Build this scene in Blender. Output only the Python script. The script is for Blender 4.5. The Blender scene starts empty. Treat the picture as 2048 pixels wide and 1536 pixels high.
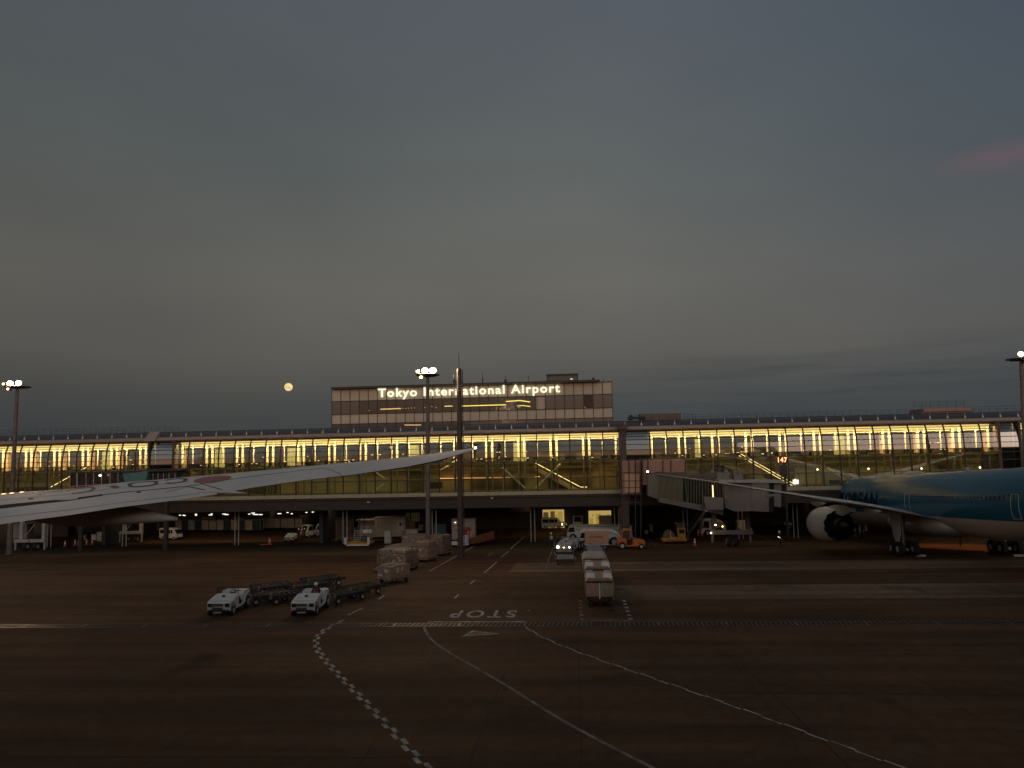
import bpy, bmesh, math, random
from mathutils import Vector, Matrix
random.seed(7)
PI = math.pi
S = bpy.context.scene
COL = S.collection
# ------------------------------------------------------------------ camera
H = 10.5; FPX = 1500.0
YAW = math.radians(4.5); PITCH = math.atan(132/1500.0); ROLL = -0.0215
R = Matrix.Rotation(YAW, 3, 'Z') @ Matrix.Rotation(PI/2+PITCH, 3, 'X') @ Matrix.Rotation(ROLL, 3, 'Z')
cam = bpy.data.objects.new('camera', bpy.data.cameras.new('camera')); COL.objects.link(cam)
cam.data.sensor_width = 36; cam.data.lens = 36*FPX/2048; cam.data.clip_end = 12000; cam.data.clip_start = 0.1
cam.matrix_world = Matrix.Translation((0, 0, H)) @ R.to_4x4()
S.camera = cam
S.view_settings.view_transform = 'Standard'; S.view_settings.look = 'None'
S.view_settings.exposure = 0; S.view_settings.gamma = 1
S.cycles.max_bounces = 6; S.cycles.transparent_max_bounces = 12; S.cycles.caustics_reflective = False
S.cycles.caustics_refractive = False; S.cycles.sample_clamp_indirect = 3.0

# ------------------------------------------------------------------ world (dusk sky, afterglow in the west behind the camera)
W = bpy.data.worlds.new('World'); S.world = W; W.use_nodes = True
nt = W.node_tree; nt.nodes.clear(); N = nt.nodes; L = nt.links
def nd(t, **k):
    n = N.new(t)
    for a, b in k.items(): setattr(n, a, b)
    return n
def mth(op, a, b=None, c=None, clamp=False):
    n = N.new('ShaderNodeMath'); n.operation = op; n.use_clamp = clamp
    for i, v in enumerate((a, b, c)):
        if v is None: continue
        if isinstance(v, (int, float)): n.inputs[i].default_value = v
        else: L.new(v, n.inputs[i])
    return n.outputs[0]
def wramp(fac, stops):
    n = N.new('ShaderNodeValToRGB'); cr = n.color_ramp
    while len(cr.elements) < len(stops): cr.elements.new(0.5)
    for e, (p, c) in zip(cr.elements, stops): e.position = p; e.color = (*c, 1)
    L.new(fac, n.inputs[0]); return n.outputs[0]
def wmix(f, a, b, bt='MIX'):
    n = N.new('ShaderNodeMixRGB'); n.blend_type = bt
    for i, v in enumerate((f, a, b)):
        if isinstance(v, (int, float)): n.inputs[i].default_value = v
        elif isinstance(v, tuple): n.inputs[i].default_value = (*v, 1)
        else: L.new(v, n.inputs[i])
    return n.outputs[0]
tc = nd('ShaderNodeTexCoord'); sp = nd('ShaderNodeSeparateXYZ'); L.new(tc.outputs['Generated'], sp.inputs[0])
dx, dy, dz = sp.outputs
zc = mth('MULTIPLY', dz, 1.6, clamp=True)            # elevation: 1 at ~39 deg
east = wramp(zc, [(0.0, (.037, .041, .042)), (.05, (.041, .045, .045)), (.11, (.052, .054, .052)), (.20, (.082, .078, .070)),
                  (.34, (.094, .092, .083)), (.58, (.078, .087, .086)), (.85, (.066, .075, .088)), (1.0, (.062, .070, .086))])
west = wramp(zc, [(0.0, (.30, .14, .08)), (.06, (.47, .26, .16)), (.16, (.52, .36, .26)), (.28, (.44, .40, .35)),
                  (.5, (.38, .40, .40)), (1.0, (.19, .21, .24))])
wf = mth('MULTIPLY', mth('SUBTRACT', mth('MULTIPLY', dy, -1.0), -.15), 1.3, clamp=True)
sky = wmix(wf, east, west)
# soft large-scale unevenness and low streaks of cloud to the right
mp = nd('ShaderNodeMapping'); mp.inputs['Scale'].default_value = (1.0, 1.0, 2.2); L.new(tc.outputs['Generated'], mp.inputs[0])
n1 = nd('ShaderNodeTexNoise'); n1.inputs['Scale'].default_value = 2.2; n1.inputs['Detail'].default_value = 3; L.new(mp.outputs[0], n1.inputs[0])
sky = wmix(1.0, sky, wramp(n1.outputs[0], [(.25, (.88, .89, .91)), (.75, (1.12, 1.11, 1.09))]), 'MULTIPLY')
hump = mth('SUBTRACT', 1.04, mth('MULTIPLY', mth('ABSOLUTE', mth('SUBTRACT', dx, .08)), .34))
sky = wmix(1.0, sky, hump, 'MULTIPLY')
rt = mth('MULTIPLY', mth('SUBTRACT', dx, .02), 1.5, clamp=True)
sky = wmix(mth('MULTIPLY', rt, mth('MULTIPLY', dz, 2.2, clamp=True)), sky, (.040, .056, .078))
mp2 = nd('ShaderNodeMapping'); mp2.inputs['Scale'].default_value = (2.2, 2.2, 34.0); mp2.inputs['Rotation'].default_value = (0, .03, 0)
L.new(tc.outputs['Generated'], mp2.inputs[0])
n2 = nd('ShaderNodeTexNoise'); n2.inputs['Scale'].default_value = 2.0; n2.inputs['Detail'].default_value = 6; L.new(mp2.outputs[0], n2.inputs[0])
streak = mth('MULTIPLY', mth('MULTIPLY', mth('SUBTRACT', n2.outputs[0], .42), 4.0, clamp=True), mth('MULTIPLY', mth('SUBTRACT', .135, dz), 14, clamp=True))
streak = mth('MULTIPLY', streak, mth('MULTIPLY', mth('ADD', dx, .08), 3.0, clamp=True))
sky = wmix(mth('MULTIPLY', streak, .95, clamp=True), sky, (.036, .041, .045))
# a faint pink cloud high to the right
vd = nd('ShaderNodeVectorMath', operation='SUBTRACT'); L.new(tc.outputs['Generated'], vd.inputs[0])
pc = (R @ Vector(((2010-1024)/FPX, -(312-768)/FPX, -1))).normalized(); vd.inputs[1].default_value = pc
vs = nd('ShaderNodeVectorMath', operation='MULTIPLY'); L.new(vd.outputs[0], vs.inputs[0]); vs.inputs[1].default_value = (13, 13, 52)
vl = nd('ShaderNodeVectorMath', operation='LENGTH'); L.new(vs.outputs[0], vl.inputs[0])
pk = mth('MULTIPLY', mth('SUBTRACT', 1.0, vl.outputs['Value'], clamp=True), mth('ADD', n2.outputs[0], .3))
sky = wmix(mth('MULTIPLY', pk, .6, clamp=True), sky, (.12, .072, .082))
# below the horizon
sky = wmix(mth('MULTIPLY', dz, -40, clamp=True), sky, (.02, .018, .016))
bg = nd('ShaderNodeBackground'); L.new(sky, bg.inputs[0]); bg.inputs[1].default_value = 1.42
ow = nd('ShaderNodeOutputWorld'); L.new(bg.outputs[0], ow.inputs[0])

# the last glow: very soft low light from behind the camera
sl = bpy.data.lights.new('dusk_sun', 'SUN'); sl.energy = 0.12; sl.angle = math.radians(25); sl.color = (1, .72, .55)
so = bpy.data.objects.new('dusk_sun', sl); COL.objects.link(so)
sl.energy = .32; so.rotation_euler = (math.radians(80), 0, math.radians(25)); so.location = (20, -40, 60)

# ------------------------------------------------------------------ picture -> place helpers (measuring only)
def ray(px, py): return R @ Vector(((px-1024)/FPX, -(py-768)/FPX, -1))
def zg(y): return 0.0 if y < 60 else (-2.5 if y > 110 else -.05*(y-60))
def G(px, py, z=0.0):
    d = ray(px, py); t = (H)/-d.z
    for _ in range(60):
        t = (zg(d.y*t)+z-H)/d.z
    return Vector((d.x*t, d.y*t, zg(d.y*t)+z))
def PY(px, py, Y):
    d = ray(px, py); t = Y/d.y; return Vector((d.x*t, Y, H+d.z*t))
def PD(px, py, D):
    return Vector((0, 0, H)) + ray(px, py)*D
def pxm(y): return FPX/y      # pixels per metre (2048 frame) at distance y

# ------------------------------------------------------------------ materials
MATS = {}
def mat(name, col, rough=.6, metal=0, var=.12, scale=3.0, emit=None, es=0, coat=0, bump=0, spec=.5, dirt=None):
    if name in MATS: return MATS[name]
    m = bpy.data.materials.new(name); m.use_nodes = True; t = m.node_tree; b = t.nodes['Principled BSDF']
    b.inputs['Roughness'].default_value = rough; b.inputs['Metallic'].default_value = metal
    b.inputs['Specular IOR Level'].default_value = spec
    if coat: b.inputs['Coat Weight'].default_value = coat; b.inputs['Coat Roughness'].default_value = .08
    if emit: b.inputs['Emission Color'].default_value = (*emit, 1); b.inputs['Emission Strength'].default_value = es
    co = t.nodes.new('ShaderNodeTexCoord'); nz = t.nodes.new('ShaderNodeTexNoise')
    nz.inputs['Scale'].default_value = scale; nz.inputs['Detail'].default_value = 5
    t.links.new(co.outputs['Object'], nz.inputs[0])
    r = t.nodes.new('ShaderNodeValToRGB'); d2 = dirt or tuple(c*(1-var*2) for c in col)
    r.color_ramp.elements[0].position = .3; r.color_ramp.elements[1].position = .68
    r.color_ramp.elements[0].color = (*d2, 1); r.color_ramp.elements[1].color = (*[min(1, c*(1+var*.6)) for c in col], 1)
    t.links.new(nz.outputs[0], r.inputs[0]); t.links.new(r.outputs[0], b.inputs['Base Color'])
    rr = t.nodes.new('ShaderNodeMapRange'); rr.inputs['To Min'].default_value = max(0, rough-.1); rr.inputs['To Max'].default_value = min(1, rough+.12)
    t.links.new(nz.outputs[0], rr.inputs[0]); t.links.new(rr.outputs[0], b.inputs['Roughness'])
    if bump:
        bp = t.nodes.new('ShaderNodeBump'); bp.inputs['Strength'].default_value = bump; bp.inputs['Distance'].default_value = .05
        t.links.new(nz.outputs[0], bp.inputs['Height']); t.links.new(bp.outputs[0], b.inputs['Normal'])
    MATS[name] = m; return m
def emis(name, col, s):
    if name in MATS: return MATS[name]
    m = bpy.data.materials.new(name); m.use_nodes = True; t = m.node_tree; b = t.nodes['Principled BSDF']
    b.inputs['Base Color'].default_value = (.1, .1, .1, 1)
    b.inputs['Emission Color'].default_value = (*col, 1); b.inputs['Emission Strength'].default_value = s
    MATS[name] = m; return m
def glassmat(name, tint, refl, rough=.02, refcol=(1, 1, 1)):
    m = bpy.data.materials.new(name); m.use_nodes = True; t = m.node_tree; t.nodes.clear()
    tr = t.nodes.new('ShaderNodeBsdfTransparent'); tr.inputs[0].default_value = (*tint, 1)
    gl = t.nodes.new('ShaderNodeBsdfGlossy'); gl.inputs['Roughness'].default_value = rough; gl.inputs[0].default_value = (*refcol, 1)
    fr = t.nodes.new('ShaderNodeLayerWeight'); fr.inputs[0].default_value = .22
    mr = t.nodes.new('ShaderNodeMapRange'); mr.inputs['To Min'].default_value = refl; mr.inputs['To Max'].default_value = min(1, refl+.28)
    t.links.new(fr.outputs['Facing'], mr.inputs[0])
    mx = t.nodes.new('ShaderNodeMixShader'); t.links.new(mr.outputs[0], mx.inputs[0]); t.links.new(tr.outputs[0], mx.inputs[1]); t.links.new(gl.outputs[0], mx.inputs[2])
    o = t.nodes.new('ShaderNodeOutputMaterial'); t.links.new(mx.outputs[0], o.inputs[0])
    MATS[name] = m; return m

M_white = mat('white_paint', (.62, .58, .54), .45, var=.1, scale=2)
M_dwhite = mat('dusty_white_paint', (.42, .38, .34), .55, var=.14, scale=2)
M_steel = mat('galvanised_steel', (.30, .28, .26), .45, metal=.6, var=.2, scale=4)
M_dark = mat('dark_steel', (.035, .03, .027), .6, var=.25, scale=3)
M_black = mat('black_rubber', (.014, .013, .012), .8, var=.2, scale=6)
M_wglass = mat('vehicle_glass', (.02, .022, .025), .1, var=.1, coat=.5)
M_rust = mat('brown_steel', (.10, .065, .05), .6, var=.25, scale=3)
M_pole = mat('pole_steel', (.17, .135, .115), .55, metal=.2, var=.2, scale=1.2)
M_orange = mat('orange_paint', (.62, .17, .03), .4, var=.12, scale=3)
M_yellow = mat('yellow_paint', (.55, .27, .03), .45, var=.2, scale=3)
M_red = mat('red_paint', (.42, .02, .015), .5, var=.15)
M_card = mat('brown_card', (.30, .19, .12), .8, var=.22, scale=5, bump=.2)
M_film = mat('wrap_film_load', (.25, .155, .10), .4, var=.3, scale=3.2, bump=.5, coat=.35)
M_pallet = mat('weathered_timber', (.31, .19, .125), .8, var=.25, scale=3)
M_beige = mat('beige_panel', (.36, .30, .24), .6, var=.12, scale=2)
M_teal = mat('teal_paint', (.10, .22, .22), .6, var=.15)
M_blue = mat('dark_blue_curtain', (.02, .04, .06), .8, var=.2)
M_pink = mat('dull_pink_panel', (.42, .22, .16), .6, var=.1)
M_skin = mat('skin', (.42, .25, .17), .5, var=.05)
M_cloth = mat('dark_workwear', (.03, .032, .036), .85, var=.2, scale=12)
M_hivis = mat('lime_vest', (.30, .45, .14), .6, var=.1)
M_redv = mat('red_vest', (.28, .04, .03), .7, var=.1)
M_tape = mat('reflective_tape', (.75, .74, .7), .3, var=.04)
M_hat = mat('white_helmet', (.75, .73, .68), .3, var=.04)
M_rim = mat('wheel_rim', (.5, .47, .43), .4, metal=.2, var=.15)
M_conec = mat('cone_orange', (.55, .09, .03), .5, var=.1)
M_band = mat('cone_band', (.85, .83, .8), .4, var=.03)
E_lamp = emis('floodlight_glow', (1, .74, .42), 14)
E_lampw = emis('lamp_glow_warm', (1, .62, .2), 9)
E_head = emis('headlight_glow', (1, .85, .6), 12)
E_tube = emis('tube_glow', (1, .9, .75), 1.7)
E_navl = emis('wingtip_glow', (1, .93, .8), 14)

# ------------------------------------------------------------------ mesh builder
class MB:
    def __init__(s): s.v = []; s.f = []; s.mi = []
    def add(s, vs, fs, mi=0, M=None):
        o = len(s.v)
        s.v += [tuple(M @ Vector(p)) if M else tuple(p) for p in vs]
        s.f += [tuple(i+o for i in f) for f in fs]; s.mi += [mi]*len(fs); return s
    def box(s, x, y, z, sx, sy, sz, mi=0, rz=0, top=(1, 1), off=(0, 0)):
        """centre x,y ; z = bottom; top = scale of the top face"""
        vs = []
        for k, (zz, tx, ty, ox, oy) in enumerate(((0, 1, 1, 0, 0), (sz, top[0], top[1], off[0], off[1]))):
            for a, b in ((-1, -1), (1, -1), (1, 1), (-1, 1)):
                vs.append((a*sx/2*tx+ox, b*sy/2*ty+oy, zz))
        Mx = Matrix.Translation((x, y, z)) @ Matrix.Rotation(rz, 4, 'Z')
        return s.add(vs, [(3, 2, 1, 0), (4, 5, 6, 7), (0, 1, 5, 4), (1, 2, 6, 5), (2, 3, 7, 6), (3, 0, 4, 7)], mi, Mx)
    def bar(s, p, q, r, n=6, r2=None, mi=0, cap=True):
        p = Vector(p); q = Vector(q); d = (q-p); r2 = r if r2 is None else r2
        if d.length < 1e-6: return s
        u = d.orthogonal().normalized()
        if abs(d.normalized().z) < .99: u = d.cross(Vector((0, 0, 1))).normalized()
        w = d.normalized().cross(u); vs = []
        for c, rr in ((p, r), (q, r2)):
            for i in range(n):
                a = 2*PI*(i+.5)/n; vs.append(c+u*rr*math.cos(a)+w*rr*math.sin(a))
        fs = [(i, (i+1) % n, n+(i+1) % n, n+i) for i in range(n)]
        if cap: fs += [tuple(range(n-1, -1, -1)), tuple(range(n, 2*n))]
        return s.add(vs, fs, mi)
    def path(s, pts, r, n=6, mi=0):
        for a, b in zip(pts[:-1], pts[1:]): s.bar(a, b, r, n, mi=mi)
        return s
    def loft(s, rings, mi=0, closed=True, cap=True):
        n = len(rings[0]); vs = [p for r in rings for p in r]; fs = []
        for k in range(len(rings)-1):
            for i in range(n if closed else n-1):
                j = (i+1) % n; fs.append((k*n+i, k*n+j, (k+1)*n+j, (k+1)*n+i))
        if cap and closed: fs += [tuple(range(n-1, -1, -1)), tuple(range((len(rings)-1)*n, len(rings)*n))]
        return s.add(vs, fs, mi)
    def prism(s, poly, x0, x1, mi=0):
        """poly in (y,z), extruded along x"""
        n = len(poly); vs = [(x0, a, b) for a, b in poly]+[(x1, a, b) for a, b in poly]
        return s.add(vs, [(i, (i+1) % n, n+(i+1) % n, n+i) for i in range(n)]+[tuple(range(n-1, -1, -1)), tuple(range(n, 2*n))], mi)
    def sphere(s, c, r, n=10, m=6, mi=0, sc=(1, 1, 1)):
        rings = []
        for k in range(m+1):
            a = PI*k/m; rr = max(math.sin(a), .01)
            rings.append([(c[0]+sc[0]*r*rr*math.cos(2*PI*i/n), c[1]+sc[1]*r*rr*math.sin(2*PI*i/n), c[2]+sc[2]*r*math.cos(a)) for i in range(n)])
        return s.loft(rings, mi)
    def build(s, name, m, parent=None, smooth=False, bevel=0):
        me = bpy.data.meshes.new(name); me.from_pydata(s.v, [], s.f)
        for x in (m if isinstance(m, (list, tuple)) else [m]): me.materials.append(x)
        if any(s.mi): me.polygons.foreach_set('material_index', s.mi)
        bm = bmesh.new(); bm.from_mesh(me); bmesh.ops.recalc_face_normals(bm, faces=bm.faces); bm.to_mesh(me); bm.free()
        if smooth:
            me.polygons.foreach_set('use_smooth', [True]*len(me.polygons))
            try: me.set_sharp_from_angle(angle=math.radians(38))
            except Exception: pass
        o = bpy.data.objects.new(name, me); COL.objects.link(o)
        if parent: o.parent = parent
        if bevel:
            b = o.modifiers.new('bevel', 'BEVEL'); b.width = bevel; b.segments = 2; b.limit_method = 'ANGLE'
        return o
def tag(o, label, cat, group=None):
    o['label'] = label; o['category'] = cat
    if group: o['group'] = group
    return o
def struct(o, kind='structure'): o['kind'] = kind; return o
def empty(name, loc, rz, label, cat, group=None, rx=0):
    o = bpy.data.objects.new(name, None); COL.objects.link(o); o.location = loc; o.rotation_euler = (rx, 0, rz)
    o.empty_display_size = .3
    return tag(o, label, cat, group)
def dup(root, loc, rz, label, group=None, rx=None):
    r = root.copy(); COL.objects.link(r); r.location = loc; r.rotation_euler = (root.rotation_euler[0] if rx is None else rx, 0, rz)
    r['label'] = label
    if group: r['group'] = group
    for ch in list(root.children):
        c = ch.copy(); COL.objects.link(c); c.parent = r
        for g in ch.children:
            d = g.copy(); COL.objects.link(d); d.parent = c
    return r
def cp(o, parent, loc, sc=None):
    c = o.copy(); COL.objects.link(c); c.parent = parent; c.location = loc
    if sc: c.scale = sc
    return c
def text_mesh(body, size, name, m, extrude=.02, font_bold=True, spacing=1.0):
    cu = bpy.data.curves.new(name, 'FONT'); cu.body = body; cu.size = size; cu.extrude = extrude
    cu.space_character = spacing; cu.offset = size*.022 if font_bold else 0; cu.resolution_u = 4
    o = bpy.data.objects.new(name, cu); COL.objects.link(o)
    dg = bpy.context.evaluated_depsgraph_get(); me = bpy.data.meshes.new_from_object(o.evaluated_get(dg))
    bpy.data.objects.remove(o); bpy.data.curves.remove(cu)
    me.materials.clear(); me.materials.append(m)
    o = bpy.data.objects.new(name, me); COL.objects.link(o); return o
def width_of(me): xs = [v.co.x for v in me.vertices]; return min(xs), max(xs)
def lamp(kind, loc, energy, color, name, size=None, rot=None, spot=None):
    l = bpy.data.lights.new(name, kind); l.energy = energy; l.color = color
    if kind == 'AREA': l.shape = 'RECTANGLE'; l.size, l.size_y = size
    elif size is not None: l.shadow_soft_size = size
    if spot: l.spot_size = spot; l.spot_blend = .9
    o = bpy.data.objects.new(name, l); COL.objects.link(o); o.location = loc
    if rot: o.rotation_euler = rot
    return o

# ------------------------------------------------------------------ ground
def ground_material(name, base, dark, joints=True, js=6.2):
    m = bpy.data.materials.new(name); m.use_nodes = True; t = m.node_tree; b = t.nodes['Principled BSDF']; K = t.nodes; Q = t.links
    co = K.new('ShaderNodeNewGeometry')
    def noise(s, d=6, sc=(1, 1, 1)):
        mp = K.new('ShaderNodeMapping'); mp.inputs['Scale'].default_value = sc; Q.new(co.outputs['Position'], mp.inputs[0])
        n = K.new('ShaderNodeTexNoise'); n.inputs['Scale'].default_value = s; n.inputs['Detail'].default_value = d; Q.new(mp.outputs[0], n.inputs[0]); return n.outputs[0]
    def mixc(f, a, bb, bt='MIX'):
        n = K.new('ShaderNodeMixRGB'); n.blend_type = bt
        for i, v in enumerate((f, a, bb)):
            if isinstance(v, (int, float)): n.inputs[i].default_value = v
            elif isinstance(v, tuple): n.inputs[i].default_value = (*v, 1)
            else: Q.new(v, n.inputs[i])
        return n.outputs[0]
    def rp(f, a, c0, bq, c1):
        n = K.new('ShaderNodeValToRGB'); n.color_ramp.elements[0].position = a; n.color_ramp.elements[1].position = bq
        n.color_ramp.elements[0].color = (*c0, 1); n.color_ramp.elements[1].color = (*c1, 1); Q.new(f, n.inputs[0]); return n.outputs[0]
    c = rp(noise(.10, 5), .35, dark, .68, base)
    c = mixc(1, c, rp(noise(1.6, 8), .3, (.80, .79, .78), .7, (1.15, 1.14, 1.12)), 'MULTIPLY')
    c = mixc(1, c, rp(noise(.35, 7, (.12, 1.6, 1)), .38, (.72, .70, .69), .62, (1.16, 1.16, 1.15)), 'MULTIPLY')   # sweep and tyre streaks
    c = mixc(rp(noise(.22, 4), .60, (0, 0, 0), .72, (1, 1, 1)), c, tuple(x*.62 for x in dark))           # oil and rubber patches
    if joints:
        br = K.new('ShaderNodeTexBrick'); br.offset = 0; br.inputs['Scale'].default_value = 1; br.inputs['Mortar Size'].default_value = .035
        br.inputs['Brick Width'].default_value = 7.5; br.inputs['Row Height'].default_value = js
        br.inputs['Color1'].default_value = (1, 1, 1, 1); br.inputs['Color2'].default_value = (.95, .945, .94, 1); br.inputs['Mortar'].default_value = (.76, .75, .74, 1)
        Q.new(co.outputs['Position'], br.inputs[0]); c = mixc(1, c, br.outputs[0], 'MULTIPLY')
    Q.new(c, b.inputs['Base Color'])
    r = K.new('ShaderNodeMapRange'); r.inputs['To Min'].default_value = .62; r.inputs['To Max'].default_value = .92; Q.new(noise(.8), r.inputs[0]); Q.new(r.outputs[0], b.inputs['Roughness'])
    b.inputs['Specular IOR Level'].default_value = .08
    bp = K.new('ShaderNodeBump'); bp.inputs['Strength'].default_value = .25; bp.inputs['Distance'].default_value = .02; Q.new(noise(9, 8), bp.inputs['Height']); Q.new(bp.outputs[0], b.inputs['Normal'])
    return m
M_apron = ground_material('apron_asphalt', (.116, .060, .029), (.077, .040, .019))
M_road = ground_material('service_road_asphalt', (.042, .028, .020), (.028, .019, .014), joints=False)
M_conc = ground_material('worn_concrete', (.19, .125, .078), (.13, .086, .054), js=4.8)
def zline(ys, z): return [(y, zg(y)+z) for y in ys]
def sheet(name, m, x0, x1, y0, y1, lift, label=None):
    ys = sorted(set([y0, y1]+[y for y in (60, 110) if y0 < y < y1])); mb = MB()
    vs = []; fs = []
    for i, y in enumerate(ys):
        vs += [(x0, y, zg(y)+lift), (x1, y, zg(y)+lift)]
        if i: fs.append((2*i-2, 2*i-1, 2*i+1, 2*i))
    mb.add(vs, fs); return struct(mb.build(name, m))
sheet('ground', M_apron, -1500, 1500, -600, 3000, 0)
a = G(700, 1097); road_y = G(1000, 1097).y
sheet('service_road', M_road, -95, -1.6, road_y, 111.0, .004)
sheet('service_road', M_road, -1.6, 95, G(1400, 1064).y, 111.0, .004)
yb0 = G(1500, 1140).y; yb1 = G(1500, 1122).y
sheet('concrete_strip', M_conc, -6, 110, yb0, yb1, .004)
sheet('concrete_strip', M_conc, 2.5, 110, G(1700, 1197).y, G(1700, 1168).y, .004)
M_paint = mat('worn_road_paint', (.44, .39, .33), .8, var=.42, scale=2.2)
M_paintd = mat('faded_road_paint', (.22, .18, .145), .85, var=.4, scale=1.6)
M_paintr = mat('worn_red_arrow_paint', (.30, .13, .08), .8, var=.35, scale=2.5)
M_joint = mat('joint_sealant', (.012, .009, .007), .9, var=.2)
def ribbon(name, pts, w, m=M_paint, lift=.008):
    """painted line through ground points, real width w"""
    pts = [Vector(p) for p in pts]; vs = []; fs = []
    for i, p in enumerate(pts):
        d = (pts[min(i+1, len(pts)-1)]-pts[max(i-1, 0)]); n = Vector((-d.y, d.x, 0)).normalized()*w/2
        for q in (p-n, p+n): vs.append((q.x, q.y, zg(q.y)+lift))
        if i: fs.append((2*i-2, 2*i-1, 2*i+1, 2*i))
    return struct(MB().add(vs, fs).build(name, m))
def smooth_pts(pp, n=10):
    P = [G(*p) for p in pp]; out = []
    for i in range(len(P)-1):
        p0 = P[max(i-1, 0)]; p1 = P[i]; p2 = P[i+1]; p3 = P[min(i+2, len(P)-1)]
        for k in range(n):
            t = k/n; out.append(.5*((2*p1)+(p2-p0)*t+(2*p0-5*p1+4*p2-p3)*t*t+(3*p1-p0-3*p2+p3)*t**3))
    out.append(P[-1]); return out
def dashes(name, pts, w, step, off, m=M_paint, gap=0.06, single=False):
    """two staggered rows of blocks (or one) along a path"""
    cum = [0]
    for a, b in zip(pts[:-1], pts[1:]): cum.append(cum[-1]+(b-a).length)
    def at(s):
        for i in range(len(cum)-1):
            if cum[i+1] >= s:
                t = (s-cum[i])/max(cum[i+1]-cum[i], 1e-6); p = pts[i].lerp(pts[i+1], t); return p, (pts[i+1]-pts[i]).normalized()
        return pts[-1], (pts[-1]-pts[-2]).normalized()
    mb = MB(); s = 0; k = 0
    while s < cum[-1]:
        q = [];
        for ss in (s+gap, min(s+step-gap, cum[-1])):
            p, d = at(ss); n = Vector((-d.y, d.x, 0)); o = 0 if single else (off if k % 2 else -off)
            q += [p+n*(o-w/2), p+n*(o+w/2)]
        if not (single and k % 2): mb.add([(c.x, c.y, zg(c.y)+.008) for c in (q[0], q[1], q[3], q[2])], [(0, 1, 2, 3)])
        s += step; k += 1
    return struct(mb.build(name, m))
# chequered boundary line sweeping down the left
dashes('zipper_line', smooth_pts([(690, 1240), (662, 1252), (640, 1268), (632, 1282), (637, 1302), (655, 1325), (685, 1358), (722, 1395), (765, 1440), (808, 1488), (850, 1532), (885, 1570)]), .18, .62, .09, gap=.03)
dashes('zipper_line', smooth_pts([(1052, 1254), (1080, 1272), (1130, 1294), (1200, 1320), (1290, 1351), (1400, 1389), (1500, 1424), (1600, 1461), (1700, 1497), (1800, 1534), (1900, 1570)]), .09, 1.0, .045, gap=.01)
ribbon('lane_line', smooth_pts([(848, 1252), (852, 1264), (866, 1282), (900, 1306), (960, 1340), (1030, 1382), (1110, 1432), (1200, 1482), (1290, 1528), (1380, 1575)]), .16, M_paintd)
ribbon('stop_line', [G(856, 1243.5), G(1051, 1243.5)], .22)
ribbon('lane_edge_line', [G(1057, 1222), G(1090, 1139)], .15)
ribbon('lane_edge_line', [G(1091, 1137), G(1115, 1071), G(1124, 1064)], .13, M_paintd)
ribbon('lane_edge_line', [G(858, 1143), G(915, 1111), G(960, 1085), G(980, 1074), G(984, 1070), G(976, 1067)], .15)
for a, b in (((968, 1146), (994, 1124)), ((1002, 1115), (1017, 1103)), ((1021, 1098), (1050, 1072)), ((909, 1197), (917, 1189)),
             ((696, 1230), (724, 1217)), ((757, 1199), (768, 1191)), ((940, 1168), (950, 1160))):
    ribbon('lane_dash', [G(*a), G(*b)], .15)
ribbon('lane_edge_line', [G(1113, 1111), G(1104, 1100)], .1, M_paintd)
# dashed parking box beneath the container train
dashes('parking_box_line', [G(1164, 1240), G(1160, 1200)], .22, .55, 0, M_paintd, single=True)
dashes('parking_box_line', [G(1262, 1240), G(1246, 1197)], .24, .55, 0, M_paint, single=True)
ribbon('parking_box_line', [G(1164, 1241), G(1262, 1241)], .12, M_paintd)
ribbon('parking_box_line', [G(1154, 1200), G(1152, 1115)], .10, M_paintd)
ribbon('apron_line', [G(0, 1143), G(70, 1134)], .12, M_paint)
ribbon('apron_line', [G(1490, 1054.5), G(1585, 1053)], .25, M_paintd); ribbon('apron_line', [G(1490, 1062), G(1585, 1060)], .25, M_paintd)
ribbon('apron_line', [G(1490, 1064), G(1548, 1082)], .12, M_paintd)
ribbon('apron_line', [G(1288, 1073), G(1313, 1092)], .1, M_paintd)
ribbon('apron_line', [G(2015, 1131), G(2060, 1134)], .8, M_paintd)
for a, b in (((968, 1060), (985, 1059)), ((998, 1062), (1006, 1059)), ((985, 1106), (975, 1112)), ((1000, 1076), (1040, 1074))):
    ribbon('road_mark', [G(*a), G(*b)], .3, M_paintd)
for a, b in (((0, 1381), (900, 1383)), ((1370, 1385), (2048, 1391)), ((0, 1513), (900, 1515))):
    ribbon('slab_joint', [G(*a), G(*b)], .07, M_joint, .006)
for a, b in (((60, 1400), (430, 1262)), ((1480, 1325), (1700, 1536)), ((350, 1262), (575, 1150))): ribbon('slab_joint', [G(*a), G(*b)], .05, M_joint, .006)
ribbon('slab_joint', [G(1010, 1345), G(935, 1536)], .05, M_joint, .006)
# orange taxi-line arrow with pale rim
arr = [(922, 1273), (945, 1261), (1000, 1267.5)]
struct(MB().add([tuple(G(*p, .008)) for p in arr], [(0, 1, 2)]).build('arrow_marking_rim', M_paint))
arr2 = [(930, 1271.6), (948, 1262.2), (990, 1267.2)]
struct(MB().add([tuple(G(*p, .012)) for p in arr2], [(0, 1, 2)]).build('arrow_marking', M_paintr))
# the word STOP, read by traffic driving towards the terminal (upside down from here)
st = text_mesh('STOP', 1.0, 'stop_lettering', M_paint, extrude=0, spacing=1.35)
x0, x1 = width_of(st.data); A = G(1031, 1232); B = G(901, 1229); top = G(960, 1235.5).y; bot = G(960, 1221.5).y
hgt = max(v.co.y for v in st.data.vertices)
for v in st.data.vertices:
    u = (v.co.x-x0)/(x1-x0); w = v.co.y/hgt
    X = A.x+(B.x-A.x)*u; Yv = bot+(top-bot)*w
    v.co = (X, Yv, .008)
struct(st)
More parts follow.
